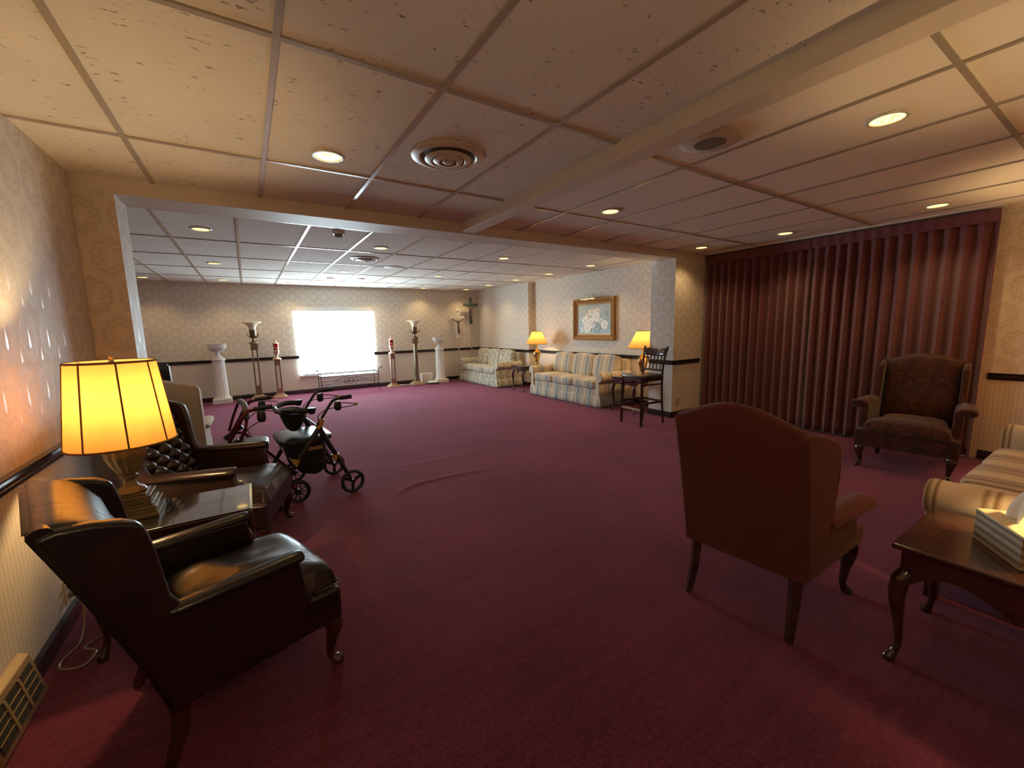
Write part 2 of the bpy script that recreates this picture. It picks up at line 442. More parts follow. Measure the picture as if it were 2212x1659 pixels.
# window
win = bpy.data.objects.new('window_1', None); COL.objects.link(win); win['kind'] = 'structure'; win.location = (0,0,0)
f_ = MB()
for a, b in (((WX0,YF-.01,WZ0),(WX0+.03,YF+.1,WZ1)), ((WX1-.03,YF-.01,WZ0),(WX1,YF+.1,WZ1)), ((WX0,YF-.01,WZ1-.03),(WX1,YF+.1,WZ1)), ((WX0-.02,YF-.04,WZ0-.02),(WX1+.02,YF+.1,WZ0+.01))): f_.box(a, b)
f_.build('window_frame', WHITEP, win, .004)
f_ = MB(); f_.box((WX0-.02,YF-.055,WZ1-.045),(WX1+.02,YF-.002,WZ1+.03)); f_.build('shade_headrail', WHITEP, win, .008)
SH = mat('sunlit_window_shade', (.9,.9,.9), .6, emit=(.72,.92,1.0), es=WINDOW_EMIT)
f_ = MB(); f_.box((WX0+.0,YF-.028,WZ0+.03),(WX1-.0,YF-.024,WZ1-.04)); f_.build('window_shade', SH, win)
f_ = MB(); f_.box((WX0+.03,YF-.034,WZ0+.012),(WX1-.0,YF-.018,WZ0+.034)); f_.build('shade_hem_bar', mat('grey_hem', (.3,.32,.33), .5), win)

# ------------------------------------------------------------------ ceiling fittings
def downlight(x, y, label, spot=DOWNLIGHT_W):
    t = thing('ceiling_downlight', label, 'ceiling light', (x, y, CE), 0, 'recessed amber ceiling lights')
    m_ = MB(); m_.lathe([(.088,0),(.090,-.004),(.084,-.010),(.072,-.010),(.069,-.003),(.069,0)], seg=32, caps=False); m_.build('trim_ring', WHITE_METAL, t)
    m_ = MB(); m_.lathe([(.069,-.0015),(.066,-.006),(.035,-.010),(.001,-.011)], seg=32); m_.build('glass_lens', LENS, t)
    light('SPOT', t, (0,0,-.02), spot, WARM, .05, (0,0,0), math.radians(125), .7)
    return t
DL = [(.50,2.74,'round amber ceiling light beside the big round air vent in the near ceiling'),
      (2.87,2.78,'amber ceiling light just right of the far end of the dropped beam'),
      (2.87,.86,'largest amber ceiling light at upper right, with scroll pattern lens'),
      (5.42,1.20,'ceiling light by the right end of the burgundy drape'),
      (5.40,2.46,'ceiling light by the middle of the burgundy drape'),
      (5.31,3.46,'ceiling light by the left end of the drape, near the pier'),
      (-.28,5.17,'left ceiling light of the far room, nearest to the doorway header'),
      (1.52,5.36,'far room ceiling light just in front of the small round vent'),
      (3.32,5.35,'far room ceiling light over the open carpet, left of the painting'),
      (5.07,5.35,'far room ceiling light nearest above the painting'),
      (5.08,6.52,'far room ceiling light above the sofa, left of the painting'),
      (5.03,7.63,'far room ceiling light just in front of the wall column'),
      (5.04,8.85,'far room ceiling light behind the wall column, above the floral sofa'),
      (5.01,10.0,'corner ceiling light above the two standing crosses'),
      (3.84,10.02,'ceiling light at the far wall, above the right torch lamp'),
      (2.63,9.87,'ceiling light at the far wall, above the right edge of the window'),
      (.88,9.92,'ceiling light at the far wall, above the left edge of the window'),
      (-.28,9.76,'ceiling light at the far wall, above the left white urn column'),
      (-1.45,9.79,'leftmost ceiling light at the far wall, beside the doorway jamb'),
      (-.30,7.53,'second ceiling light behind the doorway on the left side of the far room'),
      (1.52,7.71,'far room ceiling light in the middle, left of the thin white disc'),
      (3.26,7.67,'far room ceiling light in the middle row, right of the thin white disc')]
for x, y, l in DL: downlight(x, y, l, DOWNLIGHT_W*(1.7 if (x > 5 and y < 4) else 2.0 if y > 4 else 1))
def globe(x, y, label):
    t = thing('ceiling_spotlight', label, 'ceiling light', (x,y,CE), 0, 'small ceiling spotlights before the window')
    m_ = MB(); m_.lathe([(.075,0),(.072,-.015),(.05,-.022),(.045,-.02)], seg=24); m_.build('base_ring', WHITE_METAL, t)
    m_ = MB(); m_.pillow((0,0,-.035), (.04,.04,.03), 1.0, 10); m_.build('bulb_glass', mat('warm_bulb', (1,.9,.7), .3, emit=(1,.82,.5), es=4), t)
globe(1.48, 8.80, 'left one of two small bulb spotlights in front of the window'); globe(2.02, 8.66, 'right one of two small bulb spotlights in front of the window')
def vent(x, y, R, label):
    t = thing('ceiling_vent', label, 'air vent', (x,y,CE))
    m_ = MB(); m_.lathe([(R,0),(R*1.0,-.006),(R*.93,-.014),(R*.80,-.018),(R*.76,-.012),(R*.74,0)], seg=48, caps=False); m_.build('outer_ring', WHITE_METAL, t)
    m_ = MB(); m_.lathe([(R*.76,-.002),(.001,-.0025)], seg=48); m_.build('duct_opening', DUCT, t)
    for q, z in ((.62,-.026),(.40,-.034)):
        m_ = MB(); m_.lathe([(R*(q-.14),-.004),(R*(q-.07),z*.45),(R*q,z*.75),(R*(q+.02),z*.75-.003),(R*(q-.03),z-.004),(R*(q-.14),z-.008),(R*(q-.16),z-.004)], seg=48, caps=False); m_.build('cone_ring', WHITE_METAL, t)
    m_ = MB(); m_.lathe([(R*.20,-.008),(R*.17,-.034),(R*.10,-.044),(.001,-.046)], seg=32); m_.build('centre_cone', WHITE_METAL, t)
vent(1.113, 2.40, .215, 'large round stepped air vent in the near ceiling'); vent(1.526, 6.23, .20, 'small round air vent in the far room ceiling')
t = thing('ceiling_speaker', 'round white ceiling speaker with grey grille beside the dropped beam', 'speaker', (2.30,1.47,CE))
m_ = MB(); m_.lathe([(.165,0),(.163,-.008),(.14,-.018),(.085,-.022),(.085,0)], seg=48, caps=False); m_.build('bezel', WHITE_METAL, t)
m_ = MB(); m_.lathe([(.086,-.012),(.084,-.021),(.04,-.024),(.001,-.025)], seg=36); m_.build('grille', GREYD, t)
m_ = MB(); m_.lathe([(.15,0),(.15,-.008),(.13,-.014),(.001,-.015)], c=(2.14,6.895,CE), seg=32); tag(m_.build('ceiling_disc', WHITEP), 'thin white disc cover on the far room ceiling behind the round vent', 'ceiling cover')
t = thing('smoke_detector', 'small smoke detector on the far room ceiling just behind the header', 'smoke detector', (.906,4.72,CE))
m_ = MB(); m_.lathe([(.06,0),(.06,-.02),(.05,-.026),(.001,-.026)], seg=24); m_.build('base_plate', WHITE_METAL, t)
m_ = MB(); m_.lathe([(.04,-.026),(.038,-.045),(.028,-.055),(.001,-.056)], seg=24); m_.build('sensor_cap', GREYD, t)

# ------------------------------------------------------------------ drapes
def drape(label, y0, y1, x0, folds, ph):
    t = thing('curtain', label, 'curtain', (0,0,0), 0, 'burgundy drapes on the right wall')
    m_ = MB()
    def fn(u, v):
        y = y0+(y1-y0)*u; z = .02+(CE-.07)*v
        a = 2*PI*folds*u+ph+.5*math.sin(5*u+ph)
        amp = .036*(1-.72*max(0, (v-.88)/.12)**.8)
        return (x0-amp*(math.sin(a)+.28*math.sin(2*a+.6))+.006*math.sin(23*u+2*v), y+.010*math.cos(a)*(1-v*.5)*min(1,8*u,8*(1-u)), z)
    m_.grid(fn, int(folds*14), 24); m_.build('pleated_cloth', CURT, t, solid=.004)
    m_ = MB(); m_.grid(lambda u, v: (x0-.042-.006*math.sin(2*PI*folds*u*1.0+ph), y0+(y1-y0)*u, CE-.15+.115*v), int(folds*6), 4); m_.build('heading_band', CURT, t, solid=.004)
drape('left half of the floor length burgundy pleated drape, beside the pier', 2.383, 3.76, 5.945, 12.5, .4)
drape('right half of the floor length burgundy pleated drape, behind the patterned wing chair', .88, 2.382, 5.940, 13.5, 1.7)
m_ = MB(); m_.box((5.87, .86, CE-.022), (6.02, 3.78, CE-.002)); tag(m_.build('curtain_track', BEAM), 'slim cream curtain track above the burgundy drapes', 'curtain rail')

# ------------------------------------------------------------------ upholstered wing chair
def cabriole(x, y, zt, dx, dy, m, parent, r=.030, foot=.026):
    q = MB(); n = math.hypot(dx, dy) or 1; dx /= n; dy /= n
    P = [(x-dx*.01,y-dy*.01,zt+.03),(x+dx*.012,y+dy*.012,zt-.01),(x+dx*.018,y+dy*.018,zt*.78),(x+dx*.006,y+dy*.006,zt*.50),(x-dx*.004,y-dy*.004,zt*.24),(x+dx*.006,y+dy*.006,zt*.12),(x+dx*.022,y+dy*.022,.012),(x+dx*.024,y+dy*.024,0)]
    R_ = [r*1.1,r*1.25,r*1.15,r*.72,r*.50,r*.55,foot,foot*.85]
    pp = smoothpath(P, 4); rr = []
    for i in range(len(pp)):
        t_ = i/4; a = int(min(t_, len(R_)-2)); f = t_-a; rr.append(R_[a]*(1-f)+R_[min(a+1, len(R_)-1)]*f)
    q.tube(pp, 0, 10, radii=rr); return q.build('leg', m, parent)
def wing_chair(label, loc, rot, fab, legm, W=.60, D=.54, rake=.22, Hs=.885, Hc=0.0, seat=.41, armz=.55, base=.21, wingx=.01, armx=.42,
               tuft=0, channels=0, nails=False, flare=0.0, wflare=0.0, cushion=None, scroll=.045, straight_back_legs=True, name='wing_chair', ears=.0, bulge=.0, group=None):
    t = thing(name, label, 'armchair', loc, rot, group)
    x0, x1 = -D/2, D/2; hw = W/2
    q = MB(); q.box((x0+.02,-hw+.02,base), (x1,hw-.02,seat-.085)); q.build('seat_base', fab, t, .022, 4)
    # cushion
    ch = cushion or fab
    q = MB(); nx, ny = 26, 26
    cx0, cx1, cy = x0+.06, x1+.012, hw-.045
    def top(u, v):
        x = cx0+(cx1-cx0)*u; y = -cy+2*cy*v
        if x < x0+armx: y *= (hw-.085)/cy
        e = (1-(2*u-1)**6)*(1-(2*v-1)**6)
        z = seat-.09+.11*max(0, e)**.35
        z += .018*e*math.sin(PI*u)*math.sin(PI*v)
        if tuft or channels: z += (.011 if channels else .007)*e*(math.sin(9*v+3*u)*math.cos(7*u-2*v)-abs(math.sin(5*u+2.2*v))**.5*.8+.5)
        return (x, y, z)
    q.grid(top, nx, ny); q.grid(lambda u, v: (top(u,v)[0], top(u,v)[1], seat-.095), nx, ny)
    q.build('seat_cushion', ch, t)
    if nails:
        q = MB()
        for i in range(34):
            q.sphere((x1+.004, -hw+.03+i*(W-.06)/33, seat-.075), .0042, 4)
        for i in range(7):
            q.sphere((x1-.012-i*.014, -hw+.018, seat-.075), .0042, 4)
        q.build('nail_trim', DULLBRASS, t)
    # outer back, a slab that leans back
    def zt(y): return Hs+Hc*max(0, math.cos(PI*y/W*1.0))**1.3 - ears*abs(2*y/W)**4*0
    def xb(z): return x0-rake*((z-base)/(Hs-base))**1.15 if z > base else x0
    q = MB(); R_ = []
    th = .055
    for i in range(25):
        y = -hw+.012+(W-.024)*i/24; Z = zt(y); ring = []
        for j in range(11):
            z = base+(Z-base)*j/10; ring.append((xb(z), y, z))
        for a in range(1, 6):
            an = PI*a/6; ring.append((xb(Z)+th/2*(1-math.cos(an)), y, Z+th*.42*math.sin(an)))
        for j in range(10, -1, -1):
            z = base+(Z-base)*j/10; ring.append((xb(z)+th, y, z))
        R_.append(ring)
    q.rings(R_); q.build('backrest', fab, t)
    # inner back pad
    q = MB(); iy = hw-(.022 if channels else .05)
    def pad(u, v):
        y = -iy+2*iy*u; Z = zt(y)+.012; z = seat-.03+(Z-seat+.03)*v
        e = max(0, (1-(2*u-1)**8))*max(0, (1-(2*v-1)**10)); d = .085*e**.4
        if tuft:
            cu, cv = u*tuft, v*tuft*1.25
            a = abs(math.sin(PI*(cu+cv))*math.sin(PI*(cu-cv)))
            d += -.030+.050*a**.42*(1 if v > .06 else .3)
        if channels and v > .8:
            q_ = (v-.8)/.2; an = PI*.5*q_
            z0_ = seat-.03+(Z-seat+.03)*.8; dd = .105+.012*abs(math.cos(PI*(v*channels)))
            return (xb(z0_)*(1-q_)+(xb(Hs)-.004)*q_+.045*(1-q_)+dd*math.cos(an)**.8*1.0, y, z0_+(Z+.018*e**.3-z0_)*math.sin(an)**.9)
        if channels:
            a = abs(math.cos(PI*(v*channels+.35*math.sin(PI*u)+.1*u))); d += .022*a**.5
        return (xb(z)+.045+d, y, z)
    q.grid(pad, 64, 64); q.build('back_cushion', fab, t)
    # wings with the lower rear side, arms, scrolls
    for s_ in (-1, 1):
        q = MB(); n = []
        topx = xb(Hs)
        zz = [base+(Hs-base)*i/8 for i in range(9)]
        n += [(xb(z)+.004, z) for z in zz]
        n += [(topx+.05, Hs+.012), ((topx+x0+wingx)/2, Hs+.004+ears*.3), (x0+wingx-.05, Hs-.012), (x0+wingx-.012, Hs-.035), (x0+wingx, Hs-.075), (x0+wingx+.012, (Hs+armz)/2+.03), (x0+wingx+.03, armz+.05), (x0+wingx+.055, armz+.002), (x0+wingx+.06, base)]
        ya, yb = (hw-.048, hw) if s_ > 0 else (-hw, -hw+.048)
        q.prism(n, 'y', ya, yb)
        q.v = [(a_, b_+s_*wflare*max(0, a_-xb(c_))*min(1, max(0, (c_-armz+.15)/.25)), c_) for a_, b_, c_ in q.v]; q.build('wing', fab, t, .017, 4)
        q = MB(); fr = x0+armx
        n = [(x0+wingx+.03, base),(x1-.004, base),(x1-.002, seat-.09),(fr+.03, seat-.085),(fr+.012, seat-.02),(fr, armz-.03),(fr-.01, armz-.01),(x0+wingx+.03, armz+.004)]
        q.prism(n, 'y', (hw-.06) if s_ > 0 else -hw+.003, hw-.003 if s_ > 0 else -hw+.06); ar = q.build('arm', fab, t, .014, 3)
        q = MB(); yc = s_*(hw-.022+bulge)
        sc_ = scroll
        ring = lambda x, k_: [(x, yc+sc_*k_*1.0*math.cos(2*PI*j/20), armz-.008+sc_*.62*k_*math.sin(2*PI*j/20)) for j in range(20)]
        xa = x0+wingx+.02
        q.rings([ring(xa, .75), ring(xa+.03, .95), ring((xa+fr)/2, 1), ring(fr-.03, 1.06), ring(fr+.002, 1.0), ring(fr+.012, .82), ring(fr+.014, .3)]); q.build('arm_roll', fab, ar)
    if flare:
        for ch_ in list(t.children):
            for ob in [ch_]+list(ch_.children):
                for v_ in ob.data.vertices: v_.co.y *= 1+flare*(v_.co.x-x0)/D if v_.co.x > x0 else 1
    hw *= 1+flare*.85
    for s_ in (-1, 1):
        cabriole(x1-.045, s_*(hw-.05), base, 1, s_*.7, legm, t)
        q = MB(); hr = hw/(1+flare*.85); q.tube([(x0+.035, s_*(hr-.05), base+.03),(x0+.02, s_*(hr-.05), base*.5),(x0-.02, s_*(hr-.045), 0)], 0, 4, radii=[.030,.024,.018]); q.build('leg', legm, t)
    return t
R = math.radians
wing_chair('glossy dark brown leather wing chair in left foreground, seen from its side', (-.125,1.912,0), R(18), LEATHER, MAHOG, D=.57, seat=.435, channels=3, nails=True, scroll=.036)
wing_chair('dark leather wing chair with deep button tufted back behind the lamp table', (-.20,3.22,0), R(-17), LEATHER2, MAHOG, W=.66, D=.62, rake=.20, Hs=.945, seat=.44, armz=.585, base=.20, armx=.47, tuft=4)
wing_chair('rust red camelback wing chair in right foreground, seen from behind', (2.175,.985,0), R(5), REDFAB, DARKWOOD, flare=.20, wflare=.35, W=.55, D=.62, rake=.14, Hs=.945, Hc=.085, seat=.47, armz=.555, base=.285, wingx=.06, armx=.50, bulge=.03, scroll=.05)
wing_chair('dark red patterned wing chair standing before the burgundy drape', (5.18,1.16,0), R(186), REDPAT, DARKWOOD, flare=.12, W=.63, D=.62, rake=.14, Hs=.96, Hc=.07, seat=.45, armz=.60, base=.20, wingx=.06, armx=.50, bulge=.03, scroll=.06)
wing_chair('cream upholstered wing chair seen from behind, just through the doorway', (-.72,4.74,0), R(90), CREAM, DARKWOOD, W=.68, D=.60, rake=.12, Hs=.945, Hc=.07, seat=.46, armz=.58, base=.22, wingx=.05, armx=.50, bulge=.015, scroll=.045)
wing_chair('black high-backed armchair far left, its top just showing behind the lamp shade', (-1.16,6.9,0), R(90), LEATHER2, DARKWOOD, W=.66, D=.60, rake=.15, Hs=1.02, seat=.46, armz=.6, base=.2, armx=.5)

# ------------------------------------------------------------------ sofas
def sofa(label, loc, rot, W, fab, fabarm, D=.86, n=3, seat=.44, armz=.60, Hb=.80, skirt=True, aw=.13, name='sofa', extra=None, plain=False):
    t = thing(name, label, 'sofa', loc, rot)
    x0, x1, hw = -D/2, D/2, W/2
    q = MB(); q.box((x0,-hw+aw*.4,.16), (x1-.04,hw-aw*.4,seat-.13)); q.build('base', fab, t, .02)
    q = MB(); q.grid(lambda u, v: (x0+.14*(v*-.35), -hw+.06+(W-.12)*u, .17+(Hb-.19)*v), 8, 6)
    q.grid(lambda u, v: (x0+.14-.05*v, -hw+.06+(W-.12)*u, .17+(Hb-.19)*v), 8, 6)
    q.v and None
    q = MB(); q.prism([(x0,.16),(x0+.16,.16),(x0+.12,Hb-.03),(x0+.09,Hb-.004),(x0+.03,Hb),(x0-.01,Hb-.04)], 'y', -hw+.05, hw-.05); q.build('back_frame', fab, t, .02)
    iw = (W-2*aw-.02)/n
    for i in range(n):
        yc = -hw+aw+.01+iw*(i+.5)
        q = MB(); q.pillow((.07, yc, seat-.055), ((D-.15)/2, iw/2-.001, .075), .28, 14, e2=.18); q.build('seat_cushion', fab, t)
    bw = iw
    for i in range(n):
        yc = -hw+aw+.01+bw*(i+.5)
        q = MB(); q.T = Matrix.Translation((x0+.20, yc, (seat+Hb)/2+.02))@Matrix.Rotation(R(-12), 4, 'Y'); q.pillow((0,0,0), (.085, bw/2+.004, (Hb-seat)/2+.045), .42, 14); q.build('back_cushion', fab, t)
    for s_ in (-1, 1):
        q = MB(); out = [(s_*(hw-aw), .17),(s_*(hw-aw), armz-.10)]
        cy, cz, rr = s_*(hw-aw*.42), armz-.085, .085
        for k_ in range(15):
            a = R(165-k_*(255/14)); out.append((cy+s_*rr*math.cos(a), cz+rr*math.sin(a)))
        out += [(s_*(hw-.035), armz-.20),(s_*(hw-.035), .17)]
        q.prism(out, 'x', x0+.03, x1-.015); q.build('arm', fabarm, t, .012, 2)
    if skirt:
        q = MB(); per = []
        def side(a, b, nseg, nrm):
            for k_ in range(nseg):
                u = k_/nseg; per.append((a[0]+(b[0]-a[0])*u, a[1]+(b[1]-a[1])*u, nrm))
        side((x1-.02,-hw+.02), (x1-.02,hw-.02), 90, (1,0)); side((x1-.02,hw-.02), (x0,hw-.02), 40, (0,1)); side((x0,hw-.02), (x0,-hw+.02), 20, (-1,0)); side((x0,-hw+.02), (x1-.02,-hw+.02), 40, (0,-1))
        Rr = []
        for v in (0,.33,.66,1):
            ring = []
            for i, (a, b, nn) in enumerate(per):
                d = (1-v)*(.016+.008*math.sin(i*.9)+.006*math.sin(i*2.3+1)); ring.append((a+nn[0]*d, b+nn[1]*d, .012+.19*v))
            Rr.append(ring)
        q.rings(Rr, True, False); q.build('skirt', fab, t, solid=.006)
    else:
        for sx in (x0+.06, x1-.07):
            for sy in (-hw+.07, hw-.07):
                q = MB(); q.box((sx-.025,sy-.025,0),(sx+.025,sy+.025,.17)); q.build('leg', DARKWOOD, t)
    if extra: extra(t, x0, x1, hw)
    return t
C_CR, C_TAN, C_BL, C_GR = (.66,.56,.42), (.34,.22,.12), (.33,.37,.40), (.47,.43,.36)
ramp1 = [(0,C_CR),(.16,C_CR),(.22,C_TAN),(.26,C_CR),(.36,C_GR),(.44,C_BL),(.52,(.28,.27,.27)),(.60,C_BL),(.68,C_CR),(.78,C_TAN),(.84,C_CR),(.90,C_GR),(1,C_CR)]
ST_Y = m_stripe('striped_cloth_across', 'y', ramp1, .30); ST_X = m_stripe('striped_cloth_arms', 'x', ramp1, .30)
sofa('blue and cream striped sofa with skirt below the gold framed painting', (5.30,5.97,0), R(180), 2.06, ST_Y, ST_X, D=.80)
FLOR = m_floral('pale_floral_cloth', (.60,.59,.50), (.30,.25,.16), (.24,.16,.09))
def pil(t, x0, x1, hw):
    q = MB(); q.T = Matrix.Translation((x0+.28, .50, .62))@Matrix.Rotation(R(-15), 4, 'Y')@Matrix.Rotation(R(10), 4, 'Z'); q.pillow((0,0,0), (.055,.20,.19), .6, 12); q.build('throw_pillow', FLOR, t)
sofa('pale floral skirted sofa in the far corner beneath the crosses', (5.14,9.10,0), R(180), 1.98, FLOR, FLOR, D=.76)
ramp2 = [(0,(.62,.52,.38)),(.30,(.66,.56,.42)),(.34,(.22,.12,.05)),(.37,(.60,.50,.36)),(.42,(.24,.14,.06)),(.50,(.55,.44,.30)),(.56,(.20,.11,.05)),(.64,(.38,.30,.24)),(.72,(.55,.45,.32)),(.78,(.22,.12,.05)),(.82,(.60,.50,.36)),(.88,(.30,.19,.10)),(.93,(.62,.52,.38)),(1,(.62,.52,.38))]
ST2Y = m_stripe('tan_striped_cloth_across', 'y', ramp2, .34); ST2X = m_stripe('tan_striped_cloth_arms', 'x', ramp2, .34, .24)
sofa('tan and cream striped sofa at the right edge behind the tissue box', (3.72,.12,0), R(90), 1.98, ST2Y, ST2X, D=.86, armz=.61, skirt=False)

# ------------------------------------------------------------------ end tables
def end_table(label, loc, rot, sx, sy, h, top=MAHOG, body=MAHOG, drawer=None, glass=False):
    t = thing('end_table', label, 'side table', loc, rot); a, b = sx/2, sy/2
    q = MB(); q.box((-a,-b,h-.022),(a,b,h-(.006 if glass else 0))); q.build('table_top', body, t, .008)
    if glass:
        q = MB(); q.box((-a+.003,-b+.003,h-.006),(a-.003,b-.003,h)); q.build('glass_top', GLASSTOP, t, .002)
        q = MB(); q.box((a-.008,-b+.003,h-.010),(a+.003,b-.003,h+.001)); q.build('bright_edge', GLASSEDGE, t, .001)
    ins = .035; ah = .13
    for ax in ('x', 'y'):
        for s_ in (-1, 1):
            L_ = (a if ax == 'y' else b)-ins
            out = [(-L_, h-.022), (-L_, h-.022-ah)]
            for k_ in range(1, 20):
                u = k_/20; out.append((-L_+2*L_*u, h-.022-ah+.045*abs(math.sin(PI*u*2))**.8*(1 if .08 < u < .92 else .3)-.012*math.cos(4*PI*u)))
            out += [(L_, h-.022-ah),(L_, h-.022)]
            q = MB(); o_ = (b if ax == 'y' else a)-ins
            lo, hi = (s_*o_-.009, s_*o_+.009)
            if ax == 'y': q.prism(out, 'y', lo, hi)
            else: q.prism(out, 'x', lo, hi)
            q.build('apron', body, t)
    for s1 in (-1, 1):
        for s2 in (-1, 1): cabriole(s1*(a-ins-.005), s2*(b-ins-.005), h-.15, s1, s2, body, t, .024, .022)
    if drawer:
        q = MB(); q.box((a-ins+.008, -b+.08, h-.115),(a-ins+.022, b-.08, h-.03)); dr = q.build('drawer', body, t, .004)
        q = MB(); q.lathe([(.004,0),(.005,.012),(.014,.018),(.015,.025),(.008,.032),(.001,.033)], seg=14)
        q.v = [(a-ins+.022+z, x, h-.073+y) for x, y, z in q.v]; q.build('knob', BRASS, dr)
    return t
end_table('glass-topped mahogany end table under the big ivory lamp', (-.365,2.50,0), 0, .62, .40, .545, glass=True)
end_table('dark mahogany end table with scalloped apron in the right foreground', (2.37,.155,0), 0, .56, .66, .51)
end_table('small queen anne table with drawer between the two far sofas', (5.19,7.49,0), R(180), .56, .46, .56, drawer=True)
end_table('small queen anne table with drawer half hidden behind the bar stool', (5.28,4.55,0), R(180), .56, .50, .56, drawer=True)

end_table('dark end table past the far end of the tan striped sofa', (5.12,-.05,0), 0, .56, .60, .51)
# ------------------------------------------------------------------ table lamps
def big_lamp(loc, label, watts):
    t = thing('table_lamp', label, 'lamp', loc)
    q = MB()
    for a, b, hh in ((.105,0,.018),(.098,.018,.05),(.085,.05,.062),(.078,.062,.098),(.062,.098,.108)):
        q.box((-a,-a,b),(a,a,hh))
    q.build('stepped_base', ANTIQUE, t, .003)
    q = MB(); q.lathe([(.056,.108),(.060,.116),(.050,.130),(.034,.138),(.026,.150),(.022,.170),(.030,.182),(.034,.190),(.026,.198)], seg=32); q.build('pedestal', ANTIQUE, t)
    q = MB(); q.lathe([(.026,.198),(.042,.212),(.046,.222),(.060,.245),(.075,.285),(.080,.325),(.078,.350)], seg=72, flute=12, fd=.10); q.build('fluted_urn', ANTIQUE, t)
    q = MB(); q.lathe([(.082,.348),(.085,.358),(.078,.368),(.050,.378),(.024,.39),(.012,.41),(.012,.50)], seg=32); q.build('urn_collar', ANTIQUE, t)
    zb, zt_, rb, rt = .352, .730, .195, .155
    def sh(u, v):
        a = 2*PI*u; r = rb+(rt-rb)*v; return (r*math.cos(a), r*math.sin(a), zb+(zt_-zb)*v)
    q = MB(); q.grid(sh, 72, 8); s_ = q.build('lamp_shade', SHADE1, t)
    q = MB()
    for k_ in range(8):
        a = 2*PI*(k_+.35)/8
        q.tube([((rb+.001)*math.cos(a),(rb+.001)*math.sin(a),zb),((rt+.001)*math.cos(a),(rt+.001)*math.sin(a),zt_)], .0035, 6)
    for r_, z_ in ((rb,zb),(rt,zt_)):
        q.tube([((r_+.001)*math.cos(2*PI*i/60),(r_+.001)*math.sin(2*PI*i/60),z_) for i in range(60)], .005, 6, closed=True)
    q.build('shade_piping', TRIMC, s_)
    q = MB()
    for k_ in range(3):
        a = 2*PI*k_/3+.5; q.tube([(0,0,zt_-.015),(rt*math.cos(a),rt*math.sin(a),zt_-.004)], .002, 6)
    q.tube([(0,0,.50),(0,0,zt_+.0)], .004, 6); q.lathe([(.004,zt_-.01),(.012,zt_-.002),(.010,zt_+.006),(.004,zt_+.012),(.009,zt_+.02),(.001,zt_+.03)], seg=14); q.build('harp_and_finial', BRASS, t)
    light('POINT', t, (0,0,.56), watts, WARM, .035)
    return t
big_lamp((-.530,2.565,.546), 'big lit ivory paneled lamp with fluted urn base in the left foreground', TABLE_LAMP_W)
big_lamp((2.47,-.06,.511), 'lit table lamp standing at the far end of the right foreground table', TABLE_LAMP_W*1.1)
big_lamp((5.15,-.10,.511), 'lit table lamp past the far end of the tan striped sofa', TABLE_LAMP_W*2.3)
def brass_lamp(loc, label, watts, hb=.46, rb=.235, rt=.10, hs=.27):
    t = thing('brass_table_lamp', label, 'lamp', loc, 0, 'brass lamps flanking the striped sofa')
    q = MB(); q.lathe([(.075,0),(.078,.012),(.062,.022),(.050,.030),(.034,.040),(.030,.055)], seg=32); q.build('foot', BRASS, t)
    q = MB(); q.lathe([(.030,.055),(.040,.075),(.050,.13),(.062,.19),(.080,.215),(.086,.235),(.082,.25),(.086,.262),(.080,.29),(.050,.315),(.040,.33),(.034,.345)], seg=36); q.build('urn_body', BRASS, t)
    q = MB(); q.lathe([(.034,.345),(.020,.36),(.012,.375),(.012,.46),(.006,.47)], seg=20); q.build('neck', BRASS, t)
    zb = hb
    def sh(u, v):
        a = 2*PI*u; r = (rb+(rt-rb)*v)*(1+.016*math.cos(a*44)); return (r*math.cos(a), r*math.sin(a), zb+hs*v)
    q = MB(); q.grid(sh, 264, 6); s_ = q.build('pleated_shade', SHADE2, t)
    q = MB()
    for r_, z_ in ((rb,zb),(rt,zb+hs)): q.tube([(r_*math.cos(2*PI*i/48),r_*math.sin(2*PI*i/48),z_) for i in range(48)], .004, 6, closed=True)
    q.build('shade_trim', TRIMC, s_)
    q = MB(); q.tube([(0,0,.46),(0,0,zb+hs+.02)], .004, 6); q.lathe([(.010,zb+hs),(.010,zb+hs+.01),(.003,zb+hs+.03)], seg=12); q.build('finial', BRASS, t)
    light('POINT', t, (0,0,zb+.13), watts, WARM, .03)
brass_lamp((5.33,7.30,.56), 'brass urn lamp with pleated shade between the two far sofas', 5)
brass_lamp((5.33,4.42,.56), 'pleated shade lamp partly hidden by the pier behind the bar stool', 5)

# ------------------------------------------------------------------ tissue box
t = thing('tissue_box', 'striped tissue box with a tissue sticking out, on the right foreground table', 'tissue box', (2.335,.195,.511), math.atan2(.57,.82))
TB = mat('tissue_box_side', (.30,.22,.14), .6); o, x, y, z = coords(TB); setc(TB, mixc(TB, (z*(2*PI/.030)).sin().step(-.2,.3), (.20,.15,.10), (.42,.33,.22)))
q = MB(); q.box((-.125,-.062,0),(.125,.062,.116)); q.build('box_body', TB, t, .002)
q = MB(); q.box((-.126,-.063,.116),(.126,.063,.125)); q.build('box_lid', mat('cream_card', (.75,.62,.38), .5), t, .002)
q = MB()
def tis(u, v):
    a = (u-.5)*2; hgt = .17*v
    return (.035+a*(.040+.045*v)+.012*math.sin(7*u)*v-.05*v*v, .012*math.sin(9*u+1)*(1-.3*v)+.03*v*math.sin(4*u)-.05*v*v, .124+hgt*(.75+.35*math.sin(3.1*u+.4)))
q.grid(tis, 26, 12)
q.build('tissue', mat('tissue_paper', (.85,.80,.72), .9), t, solid=.0015)

